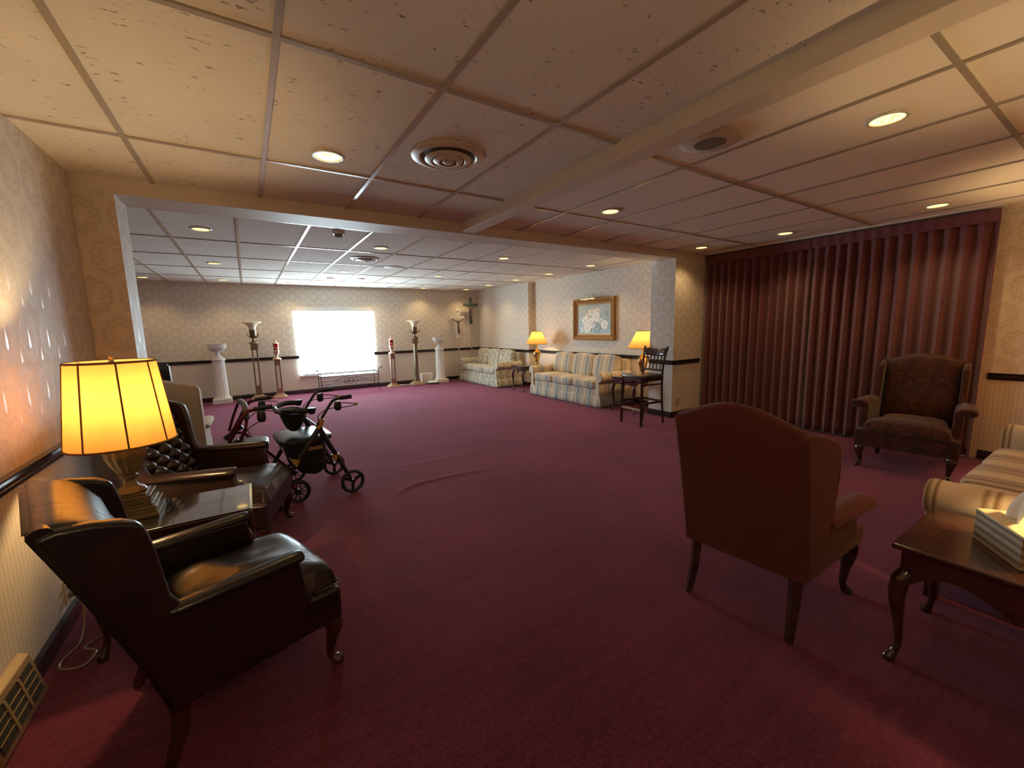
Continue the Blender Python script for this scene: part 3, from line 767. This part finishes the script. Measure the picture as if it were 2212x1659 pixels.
# ------------------------------------------------------------------ framed painting and picture light
t = thing('framed_painting', 'gold framed painting of white flowers above the striped sofa', 'painting', (5.715,5.93,1.515), 0)
PW, PH = .565, .405
q = MB()
prof = [(0,.0),(0,.045),(.015,.060),(.030,.050),(.050,.056),(.070,.035),(.085,.040),(.098,.020),(.098,.0)]
def ring(d, hh):
    a, b = PW-d, PH-d; return [(-hh,-a,-b),(-hh,a,-b),(-hh,a,b),(-hh,-a,b)]
q.rings([ring(d, hh) for d, hh in prof], True, False); fr_ = q.build('frame', GOLD, t, smooth=False)
q = MB(); random.seed(3)
for s_ in (-1, 1):
    for i in range(26):
        u = -1+2*i/25; q.pillow((-.052, u*(PW-.02), s_*(PH-.022)), (.014,.020+.006*(i%2),.016), .8, 5); q.pillow((-.052, s_*(PW-.022), u*(PH-.02)), (.014,.016,.018+.006*(i%2)), .8, 5)
q.build('frame_carving', mat('gilt_carving', (.42,.24,.09), .38, .55), fr_)
q = MB(); q.rings([ring(.096,.022), ring(.106,.030), ring(.122,.018), ring(.124,.012)], True, False); q.build('frame_liner', mat('gilt_liner', (.55,.42,.26), .4, .3), fr_, smooth=False)
CANV = mat('painted_sky_ground', (.4,.5,.5), .45); o, x, y, z = coords(CANV)
nn = noise(CANV, o, 4, 3); setc(CANV, mixc(CANV, (z*1.4+.5+(nn-.5)*.6).step(.1,.9), mixc(CANV, nn, (.22,.33,.40), (.36,.48,.54)), mixc(CANV, nn, (.28,.29,.22), (.48,.46,.36))))
q = MB(); q.box((-.012,-(PW-.12),-(PH-.12)),(-.004,PW-.12,PH-.12)); q.build('canvas', CANV, t, smooth=False)
# generic bouquet painted as thin daubs of colour on the canvas
PETM = [mat('paint_white', (.78,.76,.70), .5), mat('paint_blush', (.72,.52,.36), .5), mat('paint_leaf', (.20,.24,.22), .5), mat('paint_pale_blue', (.42,.52,.58), .5), mat('paint_vase', (.22,.33,.42), .5), mat('paint_yellow', (.62,.50,.24), .5)]
q = MB(); random.seed(11); dz = -.0124
def blob(cy, cz, a, b, rot, m_, n=10, wob=.18):
    global dz
    dz -= .00003; q.m = m_; ph = random.random()*6
    vs = []
    for i in range(n):
        th = 2*PI*i/n; r = 1+wob*math.sin(3*th+ph)
        u, v = a*r*math.cos(th), b*r*math.sin(th); vs.append((dz, cy+u*math.cos(rot)-v*math.sin(rot), cz+u*math.sin(rot)+v*math.cos(rot)))
    q.add(vs, [tuple(range(n))])
blob(-.08,-.20,.075,.085,0,4)
for i in range(46):
    a = random.random()*2*PI; r = random.random()**.5; cy, cz = -.02+.36*r*math.cos(a), .02+.25*r*math.sin(a)
    blob(cy, cz, .055, .020, random.random()*PI, 2 if i % 3 else 3)
for cy, cz, s_, m_ in ((.05,.14,.075,1),(-.09,.16,.06,1),(-.06,.05,.085,0),(.24,-.02,.075,0),(.08,-.03,.060,0),(.18,-.17,.080,0),(-.29,-.11,.075,0),(-.17,-.02,.05,3),(.30,-.19,.055,3),(.02,-.12,.05,3),(.16,.08,.05,1)):
    s_ *= 1.3
    for k_ in range(7):
        a = 2*PI*k_/7+random.random()*.5; blob(cy+s_*.55*math.cos(a), cz+s_*.5*math.sin(a), s_*.5, s_*.38, a, m_ if k_ % 3 else (0 if m_ != 3 else 0))
    blob(cy, cz, s_*.28, s_*.24, 0, 5 if m_ == 1 else 3)
q.build('painted_flowers', PETM, t, smooth=False)
q = MB(); q.tube([(-.155,-.20,.385),(-.155,.20,.385)], .018, 14); pl_ = q.build('picture_light', BRASS, t)
q = MB(); q.tube(smoothpath([(-.005,0,.40),(-.025,0,.475),(-.095,0,.465),(-.155,0,.40)]), .005, 8); q.build('light_arm', BRASS, pl_)
for s_ in (-.1, .1): light('SPOT', t, (-.145,s_,.363), 5.0, (1,.55,.2), .02, (0,R(48),0), R(150), .9)

# ------------------------------------------------------------------ bar stool
t = thing('bar_stool', 'tall dark wood slat-back bar stool beside the pier', 'bar stool', (4.66,3.87,0), R(176))
a, b, sh_ = .20, .19, .68
for s_ in (-1, 1):
    q = MB(); q.tube([(a,s_*b,0),(a-.015,s_*(b-.012),sh_-.02)], .026, 4); q.build('leg', DARKWOOD, t)
    q = MB(); q.tube(smoothpath([(-a-.03,s_*b,0),(-a,s_*(b-.01),.40),(-a,s_*(b-.01),.70),(-a-.02,s_*(b+.0),.90),(-a-.07,s_*(b+.015),1.08)], 4), .020, 4); q.build('leg', DARKWOOD, t)
q = MB(); q.box((-a-.01,-b-.005,sh_-.065),(a+.0,b+.005,sh_-.015)); q.build('seat_rail', DARKWOOD, t, .006)
q = MB(); q.pillow((0,0,sh_), (a+.025,b+.03,.028), .35, 12); q.build('seat', m_leather('dark_olive_vinyl', (.035,.030,.018), (.06,.05,.03), .3), t)
q = MB(); q.grid(lambda u, v: (-a-.062+.035*(1-v)+.025*math.sin(PI*u)*-1, -b+2*b*u, .96+.10*v-.014*math.cos(PI*(2*u-1)/2)), 12, 4); q.build('crest_rail', DARKWOOD, t, solid=.022)
q = MB(); q.box((-a-.012,-b,.735),(-a+.010,b,.765)); q.build('lower_back_rail', DARKWOOD, t, .003)
for i in range(5):
    y = -b+.06+i*(2*b-.12)/4; q = MB(); q.tube([(-a-.002,y,.75),(-a-.045,y,.98)], .011, 4); q.build('back_slat', DARKWOOD, t)
for s_, (x0_, x1_) in ((-1,(-a,a)),(1,(-a,a))):
    q = MB(); q.box((x0_,s_*b-.009,.30),(x1_,s_*b+.009,.328)); q.build('stretcher', DARKWOOD, t)
    q = MB(); q.box((x0_,s_*b-.009,.56),(x1_,s_*b+.009,.580)); q.build('stretcher', DARKWOOD, t)
q = MB(); q.box((a-.012,-b,.215),(a+.012,b,.24)); q.build('foot_rest', mat('worn_brass_rest', (.35,.28,.18), .4, .4), t)
q = MB(); q.box((-a-.02,-b,.30),(-a,b,.33)); q.build('stretcher', DARKWOOD, t)

# ------------------------------------------------------------------ torch lamps, votive stands, columns
def torch(loc, label, column):
    t = thing('torchiere_lamp', label, 'floor lamp', loc, 0, 'brass torch lamps flanking the window')
    q = MB()
    for a, z0, z1 in ((.155,0,.03),(.125,.03,.06),(.085,.06,.10)): q.box((-a,-a,z0),(a,a,z1))
    q.build('stepped_base', GOLDB, t, .005)
    q = MB(); q.box((-.055,-.055,.10),(.055,.055,.30)) if not column else q.lathe([(.062,.10),(.062,.16),(.052,.20)], seg=20)
    q.build('column_foot', DULLBRASS, t, .004)
    if column:
        q = MB(); q.lathe([(.056,.18),(.052,1.04)], seg=48, flute=16, fd=.10); q.build('column_shaft', DULLBRASS, t)
    else:
        for sx in (-.042, .042):
            for sy in (-.042, .042):
                q = MB(); q.tube([(sx,sy,.28),(sx,sy,1.08)], .013, 8); q.build('rod', DULLBRASS, t)
    q = MB(); q.box((-.062,-.062,1.04),(.062,.062,1.17)); q.lathe([(.085,1.17),(.092,1.185),(.085,1.20),(.05,1.215),(.025,1.23),(.022,1.27),(.04,1.285),(.08,1.31),(.085,1.325),(.05,1.335)], seg=24); q.build('capital', DULLBRASS, t)
    q = MB()
    for k_ in range(4):
        a = PI/2*k_+PI/4; q.tube(smoothpath([(.05*math.cos(a),.05*math.sin(a),1.315),(.10*math.cos(a),.10*math.sin(a),1.32),(.125*math.cos(a),.125*math.sin(a),1.36),(.115*math.cos(a),.115*math.sin(a),1.385)],4), .012, 6)
    q.lathe([(.055,1.33),(.066,1.35),(.066,1.44),(.070,1.455)], seg=20); q.build('cup_holder', DULLBRASS, t)
    q = MB(); pr = [(.055,1.455),(.060,1.48),(.075,1.53),(.11,1.575),(.175,1.605),(.178,1.612)]; q.lathe(pr+[(r_-.006, z_+.004) for r_, z_ in reversed(pr)], seg=40, caps=False); q.build('glass_shade', mat('cream_glass', (.80,.70,.50), .25), t)
torch((.115,10.05,0), 'tall brass torch lamp with four rods, left of the window', False)
torch((3.55,10.05,0), 'tall brass torch lamp with a solid fluted shaft, right of the window', True)
def votive(loc, label):
    t = thing('votive_stand', label, 'votive stand', loc, 0, 'red glass votive stands flanking the window')
    q = MB()
    for a, z0, z1 in ((.135,0,.028),(.11,.028,.05),(.075,.05,.09)): q.box((-a,-a,z0),(a,a,z1))
    q.build('stepped_base', GOLDB, t, .004)
    q = MB()
    for sx in (-.042, .042):
        for sy in (-.042, .042): q.box((sx-.012,sy-.012,.09),(sx+.012,sy+.012,.80))
    q.box((-.055,-.055,.09),(.055,.055,.20)); q.box((-.055,-.055,.70),(.055,.055,.82)); q.build('square_column', mat('rosy_bronze', (.30,.18,.13), .35, .7), t, .003)
    q = MB()
    for i in range(9):
        z = .235+i*.052
        for ax in (0, 1):
            P = [(.016*math.cos(2*PI*j/12), 0, z+.020*math.sin(2*PI*j/12)) for j in range(12)]
            for s_ in (-.044, .044): q.tube([(p[0], s_, p[2]) if ax else (s_, p[0], p[2]) for p in P], .006, 5, closed=True)
    q.build('filigree_panel', mat('bright_filigree', (.75,.68,.58), .3, .8), t)
    q = MB(); q.lathe([(.080,.82),(.088,.835),(.075,.85),(.035,.865),(.022,.89),(.030,.92),(.050,.95),(.058,.975),(.060,1.0),(.055,1.02)], seg=24); q.build('urn_holder', mat('bright_brass_cup', (.72,.60,.42), .25, .9), t)
    q = MB(); q.lathe([(.046,1.015),(.048,1.06),(.052,1.11),(.056,1.155)], seg=24); q.build('red_glass', RUBYG, t)
    q = MB(); q.lathe([(.053,1.06),(.056,1.066),(.053,1.074)], seg=24); q.lathe([(.058,1.15),(.062,1.16),(.056,1.175),(.030,1.19),(.014,1.20),(.016,1.21),(.010,1.225),(.001,1.23)], seg=24); q.build('lid', mat('bright_brass_lid', (.72,.60,.42), .25, .9), t)
fill_torch = torch((3.4,-1.85,0), 'added fill torch lamp behind the viewpoint, unseen, brightening the near ceiling', True); light('POINT', fill_torch, (0,0,1.63), 5.5, WARM, .05)  # unseen torch and bulb, added as fill to lift the near ceiling
votive((.505,10.1,0), 'red glass votive stand just left of the window'); votive((2.95,10.05,0), 'red glass votive stand just right of the window')
def column(loc, label, h):
    t = thing('fluted_column', label, 'pedestal', loc, 0, 'white plaster columns')
    q = MB(); q.box((-.16,-.16,0),(.16,.16,.095)); q.build('square_base', PLASTER, t, .008)
    q = MB(); q.lathe([(.135,.095),(.140,.11),(.125,.13),(.118,.15),(.104,h-.06)], seg=80, flute=20, fd=.07); q.build('fluted_shaft', PLASTER, t)
    q = MB(); q.lathe([(.106,h-.06),(.120,h-.045),(.120,h-.02),(.105,h)], seg=32); q.build('capital', PLASTER, t)
def urn(loc, label, s=1.0, r=.17):
    t = thing('plaster_urn', label, 'urn', loc, 0, 'white plaster urns on the columns')
    q = MB(); q.lathe([(.085,0),(.088,.014),(.06,.035),(.032,.075),(.030,.10),(.045,.115)], seg=28); q.build('foot', PLASTER, t)
    pr = [(.04,.110),(.10,.135),(r*.90,.18),(r*.97,.215),(r*.93,.24),(r*.98,.275),(r,.285)]
    q = MB(); q.lathe(pr+[(a-.012,b+.001) for a, b in reversed(pr[1:])]+[(.001,.14)], seg=36, caps=False); q.build('bowl', PLASTER, t)
column((-.52,10.1,0), 'white fluted plaster column on the left of the far wall', .91); urn((-.52,10.1,.91), 'wide white plaster urn on the left column', r=.165)
column((4.21,10.08,0), 'white fluted plaster column in front of the far right corner', .90)
urn((4.20,10.08,.90), 'white plaster urn on the right column', r=.16)
t = thing('white_box', 'white square box on the floor between torch lamp and right column', 'box', (3.87,10.22,0))
q = MB(); q.box((-.15,-.07,0),(.15,.07,.26)); q.build('carton', WHITEP, t, .004)
q = MB(); q.box((-.12,-.074,.03),(.12,-.069,.23)); q.build('front_panel', mat('cream_panel', (.66,.62,.54), .6), t)
t = thing('round_tray', 'round white dark-rimmed tray lying in front of the white box', 'tray', (3.93,9.93,0))
q = MB(); q.lathe([(.155,0),(.165,.01),(.165,.045),(.150,.05)], seg=36); q.build('tray_body', mat('dark_rim', (.06,.07,.07), .4), t)
q = MB(); q.lathe([(.150,.045),(.145,.06),(.10,.07),(.001,.072)], seg=36); q.build('tray_top', WHITEP, t)
q = MB(); q.tube(smoothpath([(3.10,10.22,.006),(3.2,10.14,.006),(3.27,10.2,.006),(3.2,10.26,.006),(3.12,10.2,.008),(3.3,10.16,.006),(3.36,10.12,.006)]), .005, 6); tag(q.build('lamp_cord', WHITEP), 'coiled white cord on the floor at the right torch lamp', 'cord')

# ------------------------------------------------------------------ crosses
def corpus(parent, z, s, y, m):
    # small figure with raised arms, one skinned body
    P = [(0,0,.52),(0,0,.66),(0,0,.80),(0,0,.93),(0,-.02,1.05),(-.11,0,.90),(-.30,0,1.00),(-.50,0,1.14),(.11,0,.90),(.30,0,1.00),(.50,0,1.14),(.05,0,.48),(.06,-.05,.26),(.03,0,.02),(-.05,0,.48),(-.04,-.05,.26),(-.01,0,.02),(0,-.01,1.00)]
    E_ = [(0,1),(1,2),(2,3),(3,17),(17,4),(3,5),(5,6),(6,7),(3,8),(8,9),(9,10),(0,11),(11,12),(12,13),(0,14),(14,15),(15,16)]
    rad = {0:.085,1:.07,2:.09,3:.08,4:.072,17:.04,5:.045,6:.033,7:.026,8:.045,9:.033,10:.026,11:.06,12:.045,13:.028,14:.06,15:.045,16:.028}
    me = bpy.data.meshes.new('corpus_figure'); me.from_pydata([(a*s, b*s+y, z+c*s) for a, b, c in P], E_, []); me.materials.append(m)
    o = bpy.data.objects.new('corpus_figure', me); COL.objects.link(o); o.parent = parent
    o.modifiers.new('skin', 'SKIN'); me.skin_vertices.new() if not me.skin_vertices else None
    for i, v in enumerate(me.skin_vertices[0].data): v.radius = (rad[i]*s, rad[i]*s); v.use_root = (i == 0)
    q = o.modifiers.new('sub', 'SUBSURF'); q.levels = 2; q.render_levels = 2
t = thing('processional_cross', 'cream standing cross with bronze figure on a pole by the far corner', 'cross', (4.84,10.24,0))
q = MB(); q.lathe([(.13,0),(.13,.015),(.05,.03),(.02,.06),(.016,.08)], seg=24); q.build('floor_base', DULLBRASS, t)
q = MB(); q.tube([(0,0,.05),(0,0,1.16)], .016, 10); q.build('pole', mat('tan_pole', (.40,.32,.25), .4), t)
q = MB(); q.prism([(-.038,1.14),(.038,1.14),(.034,1.66),(.155,1.66),(.185,1.64),(.20,1.685),(.185,1.735),(.155,1.715),(.034,1.715),(.034,1.86),(.048,1.90),(.03,1.935),(-.03,1.935),(-.048,1.90),(-.034,1.86),(-.034,1.715),(-.155,1.715),(-.185,1.735),(-.20,1.685),(-.185,1.64),(-.155,1.66),(-.034,1.66)], 'y', -.014, .014); q.build('cross', CROSSW, t, .003)
q = MB(); q.box((-.028,-.020,1.835),(.028,-.013,1.855)); q.build('scroll_plate', BRONZE, t)
corpus(t, 1.24, .37, -.030, BRONZE)
t = thing('standing_crucifix', 'dark slate-coloured cross on a slim pole in the far corner behind the sofa', 'cross', (5.23,10.22,0))
q = MB(); q.lathe([(.12,0),(.12,.015),(.05,.03),(.02,.06),(.014,.08)], seg=24); q.build('floor_base', DULLBRASS, t)
q = MB(); q.tube([(0,0,.05),(0,0,1.53)], .012, 10); q.build('pole', mat('tan_pole_slim', (.42,.33,.25), .4), t)
q = MB(); q.prism([(-.042,1.51),(.042,1.51),(.042,1.985),(.215,1.985),(.215,2.065),(.042,2.065),(.042,2.215),(-.042,2.215),(-.042,2.065),(-.215,2.065),(-.215,1.985),(-.042,1.985)], 'y', -.016, .016); q.build('cross', CROSSD, t, .003)
corpus(t, 1.62, .34, -.032, BRONZE)

# ------------------------------------------------------------------ iron bench
t = thing('iron_bench', 'black wrought iron bench with slatted seat below the window', 'bench', (1.91,9.98,0))
L2, D2, zs = .62, .20, .40
for s_ in (-1, 1):
    for d_ in (-1, 1):
        q = MB()
        if d_ > 0: q.tube([(s_*L2,d_*D2,0),(s_*L2,d_*D2,.54)], .008, 8)
        else: q.tube([(s_*L2,d_*D2,0),(s_*L2,d_*D2,zs)], .008, 8)
        q.build('leg', IRON, t)
    q = MB(); q.tube(smoothpath([(s_*L2,-D2,zs),(s_*L2,-D2-.0,.47),(s_*(L2+.02),-D2,.52),(s_*(L2+.06),-D2,.545)], 5), .008, 8); q.sphere((s_*(L2+.075),-D2,.545), .02, 8); q.tube([(s_*L2,-D2,.47),(s_*L2,D2,.50)], .006, 6); q.build('arm_rest', IRON, t)
q = MB(); q.tube([(-L2,-D2,zs),(L2,-D2,zs),(L2,D2,zs),(-L2,D2,zs)], .008, 6, closed=True); q.tube([(-L2,D2,.54),(L2,D2,.54)], .006, 6)
q.tube([(-L2,-D2,.30),(L2,-D2,.24)], .006, 6); q.tube([(-L2,-D2,.22),(L2,-D2,.30)], .006, 6); q.tube([(-L2,-D2,.17),(L2,-D2,.17)], .006, 6); q.tube([(-L2,D2,.17),(L2,D2,.17)], .006, 6); q.build('seat_frame', IRON, t)
q = MB()
for i in range(24):
    x = -L2+.03+i*(2*L2-.06)/23; q.box((x-.016,-D2,zs+.003),(x+.016,D2,zs+.010))
q.build('slatted_seat', SLAT, t)
q = MB()
for c_, r_ in ((-.10,.045),(0,.055),(.10,.045)):
    q.tube([(c_+r_*math.cos(2*PI*i/20),-D2-.002,.275+r_*math.sin(2*PI*i/20)) for i in range(20)], .006, 6, closed=True)
q.tube(smoothpath([(-.35,-D2,.29),(-.22,-D2,.33),(-.12,-D2,.36),(0,-D2,.33),(.12,-D2,.36),(.22,-D2,.33),(.35,-D2,.29)]), .006, 6); q.build('scrollwork', IRON, t)

# ------------------------------------------------------------------ rollators (local +x = towards the walking user, near side -y)
def wheel(c, r, spokes, m, parent, wd=.026):
    q = MB(); P = [(c[0]+(r-.014)*math.cos(2*PI*i/32), c[1], c[2]+(r-.012)*math.sin(2*PI*i/32)) for i in range(32)]
    q.tube(P, .015, 8, closed=True)
    q.tube([(c[0],c[1]-wd*.7,c[2]),(c[0],c[1]+wd*.7,c[2])], .019 if spokes < 5 else .024, 12)
    for k_ in range(spokes):
        a = 2*PI*k_/spokes+.5; e = (c[0]+(r-.015)*math.cos(a), c[1], c[2]+(r-.015)*math.sin(a)); q.tube([c, e], .014 if spokes < 5 else .0045, 6)
    return q.build('wheel', m, parent)
def rollator(label, loc, rot, frame, style):
    t = thing('rollator_walker', label, 'rollator', loc, rot); h = .29 if style == 1 else .27
    for s_ in (-1, 1):
        y = s_*h
        if style == 1:
            q = MB(); q.tube(smoothpath([(-.225,y,.63),(-.205,y,.69),(-.13,y,.80),(-.105,y,.825),(-.07,y,.835),(.0,y,.838)], 4), .012, 8); q.build('handle_tube', frame, t)
            q = MB(); q.tube([(-.055,y,.838),(.04,y,.84)], .018, 10); q.build('hand_grip', BLACK, t)
            q = MB(); q.pillow((-.075,y,.775), (.028,.020,.040), .6, 8); bh = q.build('brake_housing', BLACK, t)
            q = MB(); q.tube(smoothpath([(-.055,y,.80),(.0,y,.79),(.065,y,.775),(.065,y,.765),(-.0,y,.757),(-.06,y,.757)], 4), .004, 6); q.build('brake_lever', IRON, bh)
            q = MB(); q.sphere((.075,y,.772), .014, 8); q.build('lever_knob', YELL, bh)
            q = MB(); q.tube(smoothpath([(-.09,y,.765),(-.20,y*.98,.74),(-.235,y*.96,.66),(-.20,y*.96,.45),(-.09,y,.27)], 5), .0035, 6); q.build('brake_cable', BLACK, t)
            q = MB(); q.tube([(-.205,y,.685),(-.235,y,.61)], .022, 8); q.build('height_collar', YELL if s_ < 0 else BEIGE, t)
            q = MB(); q.tube([(-.235,y,.66),(-.22,y,.58),(-.12,y,.36),(-.02,y,.14)], .0, 8, radii=[.019,.022,.019,.016]); q.tube([(-.03,y,.16),(0,y+.0,.10)], .010, 6); q.build('rear_leg', frame, t)
            q = MB(); q.tube([(-.21,y,.66),(-.24,y,.60),(-.42,y,.36),(-.53,y,.19)], .0, 8, radii=[.019,.022,.019,.016]); q.tube([(-.53,y,.20),(-.55,y,.15),(-.56,y,.09)], .012, 6); q.build('front_leg', frame, t)
            q = MB(); q.prism([(-.035,.0),(.035,.0),(0,-.06)], 'y', y-.018, y+.018); q.v = [(x_-.425, y_, z_+.385) for x_, y_, z_ in q.v]; q.build('joint_cover', YELL, t)
            q = MB(); q.prism([(-.03,.0),(.03,.0),(0,-.05)], 'y', y-.018, y+.018); q.v = [(x_-.125, y_, z_+.37) for x_, y_, z_ in q.v]; q.build('joint_cover', YELL, t)
            wheel((0,y,.10), .10, 3, BLACK, t); wheel((-.56,y,.09), .09, 3, BLACK, t)
            q = MB(); q.lathe([(.022,0),(.030,.02),(.036,.045),(.037,.05),(.001,.05)], seg=14); q.v = [(x_-.27, y_+y*.88, z_+.73) for x_, y_, z_ in q.v]; q.build('back_bar_bracket', BLACK, t)
        else:
            q = MB(); q.tube(smoothpath([(-.60,y,.20),(-.50,y,.44),(-.42,y,.58),(-.37,y,.67),(-.32,y,.76),(-.28,y,.80),(-.22,y,.81),(-.14,y,.812)], 4), .013, 8); q.build('frame_tube', frame, t)
            q = MB(); q.tube([(-.25,y,.812),(-.12,y,.82)], .018, 10); q.build('hand_grip', BLACK, t)
            q = MB(); q.pillow((-.20,y,.75), (.030,.022,.045), .6, 8); bh = q.build('brake_housing', BLACK, t)
            q = MB(); q.tube(smoothpath([(-.19,y,.79),(-.12,y,.785),(-.08,y,.775),(-.07,y,.76)], 4), .005, 6); q.build('brake_lever', SILVER, bh)
            q = MB(); q.tube([(-.46,y,.54),(-.36,y,.53),(-.22,y,.36),(-.03,y,.13),(0,y,.09)], .013, 8); q.build('rear_leg', frame, t)
            q = MB(); q.tube([(-.50,y,.50),(-.36,y,.585)], .016, 6); q.build('side_joint', BLACK, t)
            q = MB(); q.tube([(-.60,y,.22),(-.61,y,.16),(-.62,y,.09)], .014, 6); q.build('front_fork', frame, t)
            q = MB(); q.tube(smoothpath([(-.20,y,.72),(-.30,y*1.04,.66),(-.33,y*1.04,.55),(-.20,y,.30),(-.05,y,.14)], 5), .0035, 6); q.build('brake_cable', BLACK, t)
            wheel((0,y,.095), .095, 10, BLACK, t); wheel((-.62,y,.09), .09, 10, BLACK, t)
    if style == 1:
        q = MB(); q.pillow((-.31,0,.505), (.205,.245,.030), .4, 12); q.build('seat', BLACKV, t)
        q = MB(); q.tube([(-.43,-h,.355),(-.43,h,.355)], .012, 8); q.build('cross_bar', SILVER, t)
        q = MB(); q.tube([(-.22,-h,.60),(-.22,h,.60)], .010, 8); q.build('upper_cross_bar', frame, t)
        q = MB()
        q.tube(smoothpath([(-.26,-h*.85,.755),(-.38,-h*.80,.765),(-.47,-h*.45,.755),(-.49,0,.75),(-.47,h*.45,.755),(-.38,h*.80,.765),(-.26,h*.85,.755)], 6), .022, 8); q.build('back_support_bar', BLACK, t)
        q = MB(); R_ = []
        for k_, (zz, sc_) in enumerate(((.735,1),(.69,.92),(.63,.72),(.585,.5),(.565,.3))):
            R_.append([(-.37+sc_*.10*math.cos(2*PI*j/20), sc_*.21*math.sin(2*PI*j/20), zz) for j in range(20)])
        q.rings(R_); q.build('front_pouch', BLACKF, t)
        q = MB(); R_ = []
        for zz, sx_, sy_, ox in ((.475,.15,.20,0),(.40,.155,.20,0),(.28,.14,.19,.01),(.21,.09,.17,.03),(.185,.04,.13,.05)):
            R_.append([(-.30+ox+sx_*math.copysign(abs(math.cos(2*PI*j/24))**.6, math.cos(2*PI*j/24)), sy_*math.copysign(abs(math.sin(2*PI*j/24))**.6, math.sin(2*PI*j/24)), zz) for j in range(24)])
        q.rings(R_); bg = q.build('storage_bag', BLACKF, t)
        q = MB(); q.box((-.31,-.208,.415),(-.20,-.202,.445)); q.build('bag_label', BEIGE, bg)
    else:
        q = MB(); q.pillow((-.36,0,.47), (.19,.235,.028), .4, 12); q.build('seat', GREYV, t)
        q = MB(); q.tube([(-.42,-h,.45),(-.42,h,.45)], .010, 8); q.tube([(-.25,-h,.40),(-.25,h,.40)], .010, 8); q.build('cross_bar', frame, t)
        arch = smoothpath([(-.46,h,.56),(-.42,h*.98,.68),(-.38,h*.75,.78),(-.35,h*.35,.835),(-.33,-.05,.845),(-.31,-h*.5,.83),(-.30,-h*.82,.77),(-.31,-h*.96,.68),(-.36,-h,.57)], 5)
        q = MB(); q.tube(arch, .011, 8); br = q.build('backrest_arch', frame, t)
        q = MB(); q.tube(arch[14:33], .021, 10); q.build('backrest_pad', GREYV, br)
rollator('black rollator with yellow fittings and three-spoke wheels, standing on the open carpet', (.635,3.93,0), R(5.5), BLACK, 1)
rollator('maroon rollator with grey padded seat, parked behind the tufted leather chair', (.25,3.945,0), R(-2), MAROON, 2)

# ------------------------------------------------------------------ wall bits
t = thing('wall_outlet', 'white electrical outlet with a plug on the lower left wall', 'outlet', (XL,2.74,.17))
q = MB(); q.box((0,-.036,-.058),(.006,.036,.058)); q.build('cover_plate', mat('ivory_plate', (.62,.55,.45), .4), t, .002)
q = MB(); q.box((.006,-.016,-.035),(.030,.016,-.010)); q.box((.006,-.014,.012),(.034,.014,.036)); q.build('plug', mat('brown_plug', (.20,.14,.10), .5), t, .003)
q = MB(); q.box((5.33,YH-.006,.17),(5.40,YH,.285)); tag(q.build('outlet_plate', mat('tan_plate', (.45,.34,.22), .5)), 'tan outlet plate low on the pier beside the drape', 'outlet')
q = MB(); q.tube(smoothpath([(-.82,2.74,.145),(-.79,2.70,.08),(-.78,2.62,.02),(-.77,2.50,.008),(-.80,2.40,.008),(-.78,2.34,.008),(-.71,2.32,.008),(-.69,2.40,.008),(-.74,2.46,.008),(-.69,2.52,.008)], 6), .0045, 8)
tag(q.build('lamp_cord', mat('clear_cord', (.32,.27,.20), .25)), 'thin pale cord curling on the floor by the left wall', 'cord')
t = thing('floor_register', 'tan metal baseboard heat register low on the left wall', 'heat register', (XL,2.06,0))
REG = mat('register_metal', (.42,.30,.17), .4, .3)
q = MB(); q.prism([(0,.0),(.055,.0),(.062,.02),(.030,.185),(.0,.20)], 'y', -.19, .17); q.build('housing', REG, t, .004)
q = MB(); q.T = Matrix.Translation((.0465,-.01,.1025))@Matrix.Rotation(R(-11), 4, 'Y')
q.box((-.002,-.16,-.062),(.003,.15,.062)); q.build('dark_opening', DARKGAP, t)
q = MB(); q.T = Matrix.Translation((.0465,-.01,.1025))@Matrix.Rotation(R(-11), 4, 'Y')
for y_ in (-.055, .05): q.box((.0,y_-.006,-.062),(.007,y_+.006,.062))
for z_ in (-.03, 0, .03): q.box((.0,-.16,z_-.0025),(.005,.15,z_+.0025))
q.build('louvre', REG, t)
